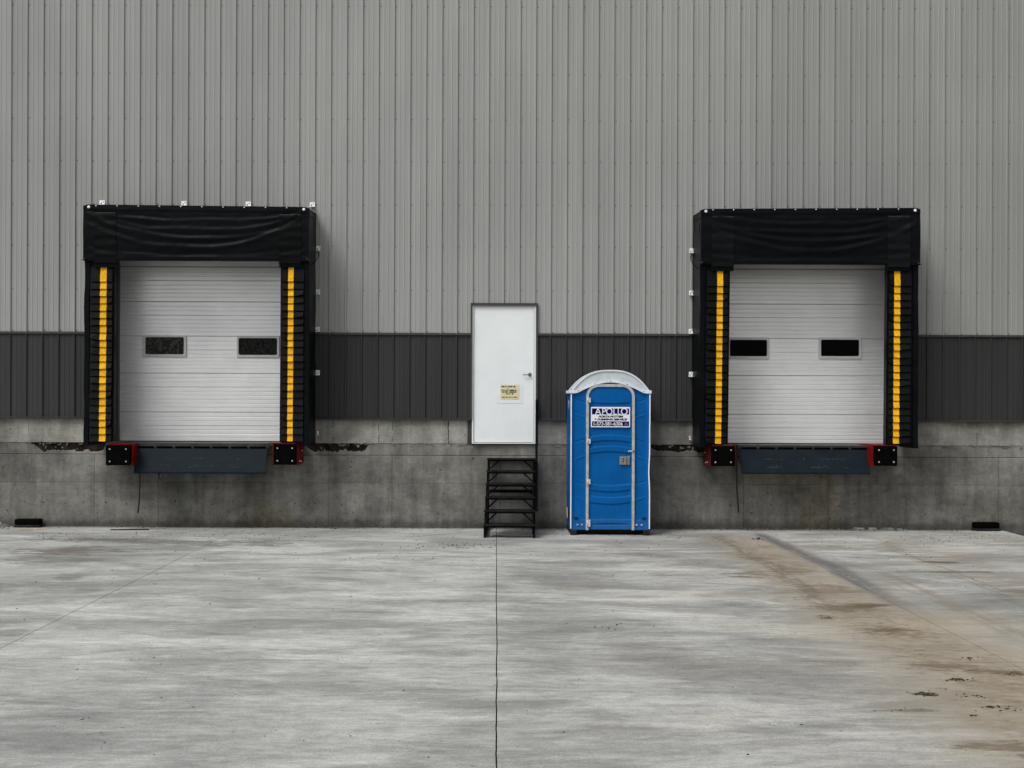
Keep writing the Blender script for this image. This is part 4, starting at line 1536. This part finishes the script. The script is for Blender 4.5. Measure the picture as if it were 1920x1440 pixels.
# door leaf
def rtop(x):
    r = 0.145
    u = min(abs(x - DX0), abs(DX1 - x))
    if u >= r:
        return dtop_i - 0.004
    return dtop_i - 0.004 - r + math.sqrt(max(0, r * r - (r - u) ** 2))


dr = child_empty('door', pt_)


def fd(u, v):
    x = DX0 + (DX1 - DX0) * u
    z = zb + 0.006 + (rtop(x) - zb - 0.006) * v
    return (x, -0.002 + door_relief(x, z) + 0.012, z)


MB().grid(fd, 60, 380).build('door_panel', 'blue', dr)


def archline(xl_, xr_, top, r, zbot, n=10):
    pts = [(xl_, zbot), (xl_, top - r)]
    for k in range(1, n + 1):
        a = R(180 - 90 * k / n)
        pts.append((xl_ + r + r * math.cos(a), top - r + r * math.sin(a)))
    for k in range(0, n + 1):
        a = R(90 - 90 * k / n)
        pts.append((xr_ - r + r * math.cos(a), top - r + r * math.sin(a)))
    pts.append((xr_, zbot))
    return pts


MB().ringprism(archline(dl0, dr1, dtop_o, 0.178, zb - 0.002), archline(dl1, dr0, dtop_i, 0.178 - (dl1 - dl0), zb - 0.002), -0.022, 0.02, closed=False).build('door_frame', 'alu', dr)
for py in (750.5, 827.5, 903.5, 981):
    h_ = 0.034 if py < 970 else 0.05
    z = tz(py)
    mb = MB().bbox(tx(1100.8), tx(1107.2), -0.034, -0.005, z - h_, z + h_, 0.003, 1)
    mb.tube([(tx(1102.0), -0.034, z - h_), (tx(1102.0), -0.034, z + h_)], 0.008, 8)
    mb.build('hinge', 'hinge', dr)
mb = MB().bbox(tx(1161.4), tx(1175.0), -0.020, -0.006, tz(871.3), tz(855.2), 0.004, 1)
mb.bbox(tx(1176), tx(1180.6), -0.026, -0.006, tz(871.5), tz(854.8), 0.004, 1)
mb.build('latch_plate', 'latch', dr)
for py in (860.5, 864.8):
    MB().disc((tx(1168.3), -0.020, tz(py)), 0.010, 0.004, 10).build('indicator', 'rubber', dr)
MB().bbox(tx(1177.3), tx(1189.5), -0.032, -0.020, tz(846.8), tz(844.4), 0.002, 1).build('hasp', 'hinge', dr)
MB().disc((tx(1187.2), -0.030, tz(845.5)), 0.011, 0.008, 10).build('padlock_eye', 'rubber', dr)

# lettered sign on the door
sgx0, sgx1, sgz1, sgz0 = tx(1107.6), tx(1180.9), tz(763), tz(801)
sg = child_empty('door_sign', pt_)
SYY = -0.0205
MB().prism(rrect(sgx0, sgx1, sgz0, sgz1, 0.012), SYY, -0.004).build('sign_board', 'sign_white', sg)
SWW, SHH = sgx1 - sgx0, sgz1 - sgz0


def sp(fx, fz):
    return sgx0 + SWW * fx, sgz0 + SHH * fz


def sband(f0, f1):
    a = sp(0.026, f0)
    b = sp(0.974, f1)
    MB().box(a[0], b[0], SYY - 0.0015, SYY - 0.0002, a[1], b[1]).build('sign_band', 'navy', sg)


sband(0.63, 0.925)
sband(0.055, 0.29)


def text(body_, fx0, fx1, fz0, fz1, mat, name, shear=0.0, offset=0.0, y=SYY - 0.0022):
    cu = bpy.data.curves.new('lettering', 'FONT')
    cu.body = body_
    cu.size = 1.0
    cu.shear = shear
    cu.offset = offset
    cu.extrude = 0.0
    ob = bpy.data.objects.new('lettering', cu)
    COL.objects.link(ob)
    bpy.context.view_layer.update()
    dg = bpy.context.evaluated_depsgraph_get()
    me = bpy.data.meshes.new_from_object(ob.evaluated_get(dg))
    bpy.data.objects.remove(ob)
    xs_ = [v.co.x for v in me.vertices]
    ys_ = [v.co.y for v in me.vertices]
    ax, bx, ay, by = min(xs_), max(xs_), min(ys_), max(ys_)
    a, b = sp(fx0, fz0), sp(fx1, fz1)
    for v in me.vertices:
        v.co = Vector((a[0] + (b[0] - a[0]) * (v.co.x - ax) / (bx - ax), y, a[1] + (b[1] - a[1]) * (v.co.y - ay) / (by - ay)))
    me.materials.clear()
    me.materials.append(M[mat])
    o = bpy.data.objects.new(name, me)
    COL.objects.link(o)
    o.parent = sg
    return o


for ch, a, b in (('A', 0.10, 0.262), ('P', 0.288, 0.385), ('O', 0.385, 0.55), ('L', 0.575, 0.66), ('L', 0.685, 0.765), ('O', 0.765, 0.935)):
    text(ch, a, b, 0.615, 0.945, 'sign_white', 'letter', 0, 0.004)
text('PORTA-POTTIES', 0.19, 0.83, 0.475, 0.575, 'sign_black', 'lettering', 0.3, 0.055)
text('& PUMPING SERVICE', 0.08, 0.93, 0.335, 0.435, 'sign_black', 'lettering', 0.3, 0.055)
text('1-573-581-6306', 0.07, 0.81, 0.085, 0.262, 'sign_white', 'lettering', 0.0, 0.012)
mb = MB()
for (fz, fa, fb) in ((0.21, 0.865, 0.915), (0.165, 0.875, 0.93), (0.115, 0.855, 0.945)):
    x = fa
    while x < fb:
        a, b = sp(x, fz - 0.018), sp(x + 0.012, fz + 0.018)
        mb.box(a[0], b[0], SYY - 0.0027, SYY - 0.0018, a[1], b[1])
        x += 0.018
mb.build('small_print', 'sign_pale', sg)

# roof: arched shell with a front rim
rf = child_empty('roof', pt_)


def outer_arc(u):
    """u -1..1 outer roof line at the front"""
    return tz(694.3) - (tz(694.3) - tz(731.5)) * abs(u) ** 2.7


RW = TW * 0.972


def shell(u, v):
    uu = u * 2 - 1
    x = RW * uu * (1.0 if abs(uu) < 0.97 else 1.0)
    z = outer_arc(uu)
    yy = 0.012 + (TD - 0.02) * v
    crown = -0.010 * (1 - v) if v < 0.02 else 0
    return (x * (1 - 0.015 * math.sin(math.pi * v)), yy - 0.0, z + 0.012 * math.sin(math.pi * v) * (1 - uu * uu) + crown)


mb = MB().grid(shell, 48, 14)
mb.build('roof_shell', 'roof_plastic', rf)
N = 40
o_, i_ = [], []
for k in range(N + 1):
    uu = -1 + 2 * k / N
    o_.append((RW * uu * 0.985, outer_arc(uu)))
    xx = RW * uu
    zi = roof_inner(xx)
    i_.append((xx * 0.985, zi))
# front face of the roof, set back behind the rims
mb = MB()
mid_o = [(p[0], p[1]) for p in o_]
mb.ringprism(mid_o, [(a[0], b[1] + 0.03) for a, b in zip(i_, i_)], -0.004, 0.014, closed=False)
mb.build('roof_front', 'roof_plastic', rf)
mb = MB()
mb.ringprism([(p[0] * 1.002, p[1] + 0.006) for p in o_], [(p[0] * 0.985, p[1] - 0.014) for p in o_], -0.020, 0.012, closed=False)
mb.build('roof_rim', 'roof_rim', rf)
mb = MB()
mb.ringprism([(p[0] * 0.992, p[1] + 0.034) for p in i_], [(p[0], p[1]) for p in i_], -0.026, 0.012, closed=False)
mb.build('roof_rim', 'roof_rim', rf)
for s in (-1, 1):
    xa, xb = sorted((s * (TW - 0.07), s * (TW + 0.016)))
    MB().bbox(xa, xb, -0.028, TD, zeave - 0.008, zeave + 0.038, 0.006, 1).build('roof_eave', 'roof_rim', rf)
for px in (1084, 1114.5, 1144.5, 1175.5, 1206.5):
    x = tx(px)
    MB().disc((x, -0.026, roof_inner(x) + 0.018), 0.007, 0.004, 8).build('rivet', 'rod', rf)
# skids
for s in (-1, 1):
    xa, xb = sorted((s * TW * 0.99, s * (TW - 0.095)))
    MB().bbox(xa, xb, -0.03, TD + 0.02, 0.0, zb - 0.002, 0.008, 1).build('skid', 'skid', pt_)
MB().box(-TW + .1, TW - .1, 0.10, TD, 0.03, zb - 0.003).build('skid_beam', 'skid', pt_)
MB().box(-TW - .012, -TW - .002, 0.55, 0.9, tz(978), tz(960)).build('side_lath', 'wood', pt_)

# ------------------------------------------------------------------ loose things along the wall foot
bl = [((26, 74.5), (973.5, 992.3), 'black rubber drain box on the ground at the far left beside the gravel'),
      ((1828, 1875.5), (980, 996.5), 'black rubber drain box on the ground at the far right near the slab edge')]
for (bx, by, lb) in bl:
    Yb = -0.20
    x0, z1 = P(bx[0], by[0], Yb)
    x1, z0 = P(bx[1], by[1], Yb)
    root = empty('rubber_box', ((x0 + x1) / 2, Yb, 0), label=lb, category='rubber box')
    w = (x1 - x0) / 2
    h_ = z1 - 0.0
    MB().bbox(-w * 0.97, w * 0.97, 0.0, 0.16, 0.038, h_, 0.018, 3, jitter=0.001).build('box_body', 'rubber', root)
    MB().bbox(-w, w * 1.02, -0.02, 0.17, 0.001, 0.036, 0.012, 2).build('base_flange', 'skid', root)
x0, y0 = G(34, 994.5)
MB().bar((x0, y0, 0.012), (x0 + 0.36, y0 + 0.10, 0.010), 0.035, 0.018).build('wood_lath', 'wood', label='short pale wooden lath lying in front of the left rubber box', category='lath')
x0, y0 = G(207, 994.5)
x1, y1 = G(279, 994.0)
MB().bar((x0, y0, 0.010), ((x0 + x1) / 2, (y0 + y1) / 2 + .01, 0.010), 0.025, 0.014).bar(((x0 + x1) / 2 - .01, (y0 + y1) / 2 + .01, 0.011), (x1, y1, 0.012), 0.025, 0.016).build('rusty_bar', 'rust', label='thin rusty bar lying at the wall foot below the left dock', category='bar')


def rock(mb, c, r, sq=0.7, n=None):
    bm = bmesh.new()
    bmesh.ops.create_icosphere(bm, subdivisions=1, radius=1.0)
    rot = Matrix.Rotation(random.uniform(0, 6.28), 3, Vector((random.uniform(-1, 1), random.uniform(-1, 1), random.uniform(-1, 1))).normalized())
    sc = Vector((random.uniform(.7, 1.3), random.uniform(.7, 1.3), random.uniform(.5, 1.0)))
    vs = []
    for v in bm.verts:
        p = Vector((v.co.x * sc.x, v.co.y * sc.y, v.co.z * sc.z)) * random.uniform(0.8, 1.15)
        p = rot @ p
        vs.append((c[0] + p.x * r, c[1] + p.y * r, c[2] + p.z * r * sq))
    fs = [[v.index for v in f.verts] for f in bm.faces]
    bm.free()
    mb.add(vs, fs)


mb = MB()
for k in range(900):
    t = random.random()
    x = -7.02 - random.random() ** 0.8 * 1.6
    y = -0.03 - abs(random.gauss(0, 0.30))
    hgt = max(0, 0.13 * (1 - (x + 7.05) / -0.35 * -1 if x > -7.35 else 1) * (1 - abs(y) / 0.6)) if x < -7.05 else 0
    hgt = max(0.0, 0.14 * min(1, (-7.02 - x) / 0.3) * (1 - abs(y) / 0.5))
    r_ = random.uniform(0.007, 0.017)
    rock(mb, (x, y, r_ * .5 + random.uniform(0, hgt)), r_)
mb.build('gravel', 'stone', kind='stuff', label='heap of crushed stone against the wall at the far left', category='gravel')

# fine debris scattered on the slab
mb = MB()


def chip(x, y, r_):
    rock(mb, (x, y, r_ * 0.25), r_, 0.4)


for k in range(330):
    x = random.uniform(-7.0, 7.4)
    chip(x, -0.03 - abs(random.gauss(0, 0.10)), random.uniform(0.005, 0.015))
for k in range(260):
    px_, py_ = random.uniform(20, 1900), 992 + abs(random.gauss(0, 1)) * 45
    x, y = G(px_, py_)
    chip(x, y, random.uniform(0.004, 0.012))
for k in range(90):
    x, y = G(random.uniform(10, 1900), random.uniform(1040, 1435))
    chip(x, y, random.uniform(0.003, 0.009))
for (cx_, cy_, sx_, sy_, cnt) in ((850, 1024, 45, 3, 90), (1790, 1010, 60, 6, 70), (1240, 1000, 30, 5, 30), (1070, 996, 20, 4, 20), (1045, 1005, 30, 6, 20), (700, 1044, 40, 4, 18), (1130, 1177, 30, 5, 14), (110, 1006, 40, 5, 40), (480, 1004, 60, 5, 50), (330, 1002, 60, 5, 50)):
    for k in range(cnt):
        x, y = G(random.gauss(cx_, sx_), max(991, random.gauss(cy_, sy_)))
        chip(x, min(y, -0.02), random.uniform(0.004, 0.013))
mb.build('debris', 'debris', kind='stuff', label='small dark crumbs of debris scattered over the slab', category='debris')
mb = MB()
for (px_, py_, n_, sp_, r0) in ((1738, 1302, 26, 13, 0.012), (1797, 1275, 20, 10, 0.010), (1858, 1326, 12, 9, 0.010), (1825, 1342, 8, 5, 0.010), (1825, 1305, 14, 16, 0.008), (1880, 1330, 10, 20, 0.008),
                                (1550, 1158, 12, 8, 0.010), (1815, 1235, 10, 10, 0.008), (1425, 1011, 22, 6, 0.014), (1905, 1262, 26, 20, 0.008), (165, 1348, 6, 9, 0.006), (1690, 1332, 10, 14, 0.006)):
    for k in range(n_):
        x, y = G(random.gauss(px_, sp_), random.gauss(py_, sp_ * 0.14))
        r_ = random.uniform(0.5, 1.5) * r0
        rock(mb, (x, y, r_ * 0.2), r_, 0.35)
mb.build('mud', 'mud', kind='stuff', label='crumbled clods of dried mud on the right side of the slab', category='mud')

# broken concrete pieces along the foot of the wall under the right dock
rows = [(1611, 26), (1636, 20), (1664, 28), (1686, 14)]
desc = ['leftmost of the broken concrete pieces at the wall foot below the right dock', 'second broken concrete piece from the left at the wall foot below the right dock',
        'largest broken concrete piece at the wall foot below the right dock', 'rightmost of the broken concrete pieces at the wall foot below the right dock']
for (px_, wpx), ds in zip(rows, desc):
    x, y = G(px_, 993.5)
    mb = MB()
    w = wpx / 136 / 2 * 0.8
    n = 9
    bm_pts = []
    mb.bbox(-w, w, -0.03, 0.03, 0.0, 0.032 if wpx > 15 else 0.02, 0.011, 2, jitter=0.005)
    o = mb.build('concrete_piece', 'chip', label=ds, category='rubble', group='broken concrete pieces at the wall foot')
    o.location = (x, -0.06, 0.0)
    o.rotation_euler = (0, 0, random.uniform(-.15, .15))
mb = MB()
for k in range(120):
    x, y = G(random.choice((random.uniform(1380, 1600), random.uniform(1590, 1700))), 993)
    rock(mb, (x, -0.02 - abs(random.gauss(0, .03)), 0.005), random.uniform(0.006, 0.018), 0.5)
mb.build('rubble', 'chip', kind='stuff', label='crumbs of broken concrete along the wall foot below the right dock', category='rubble')
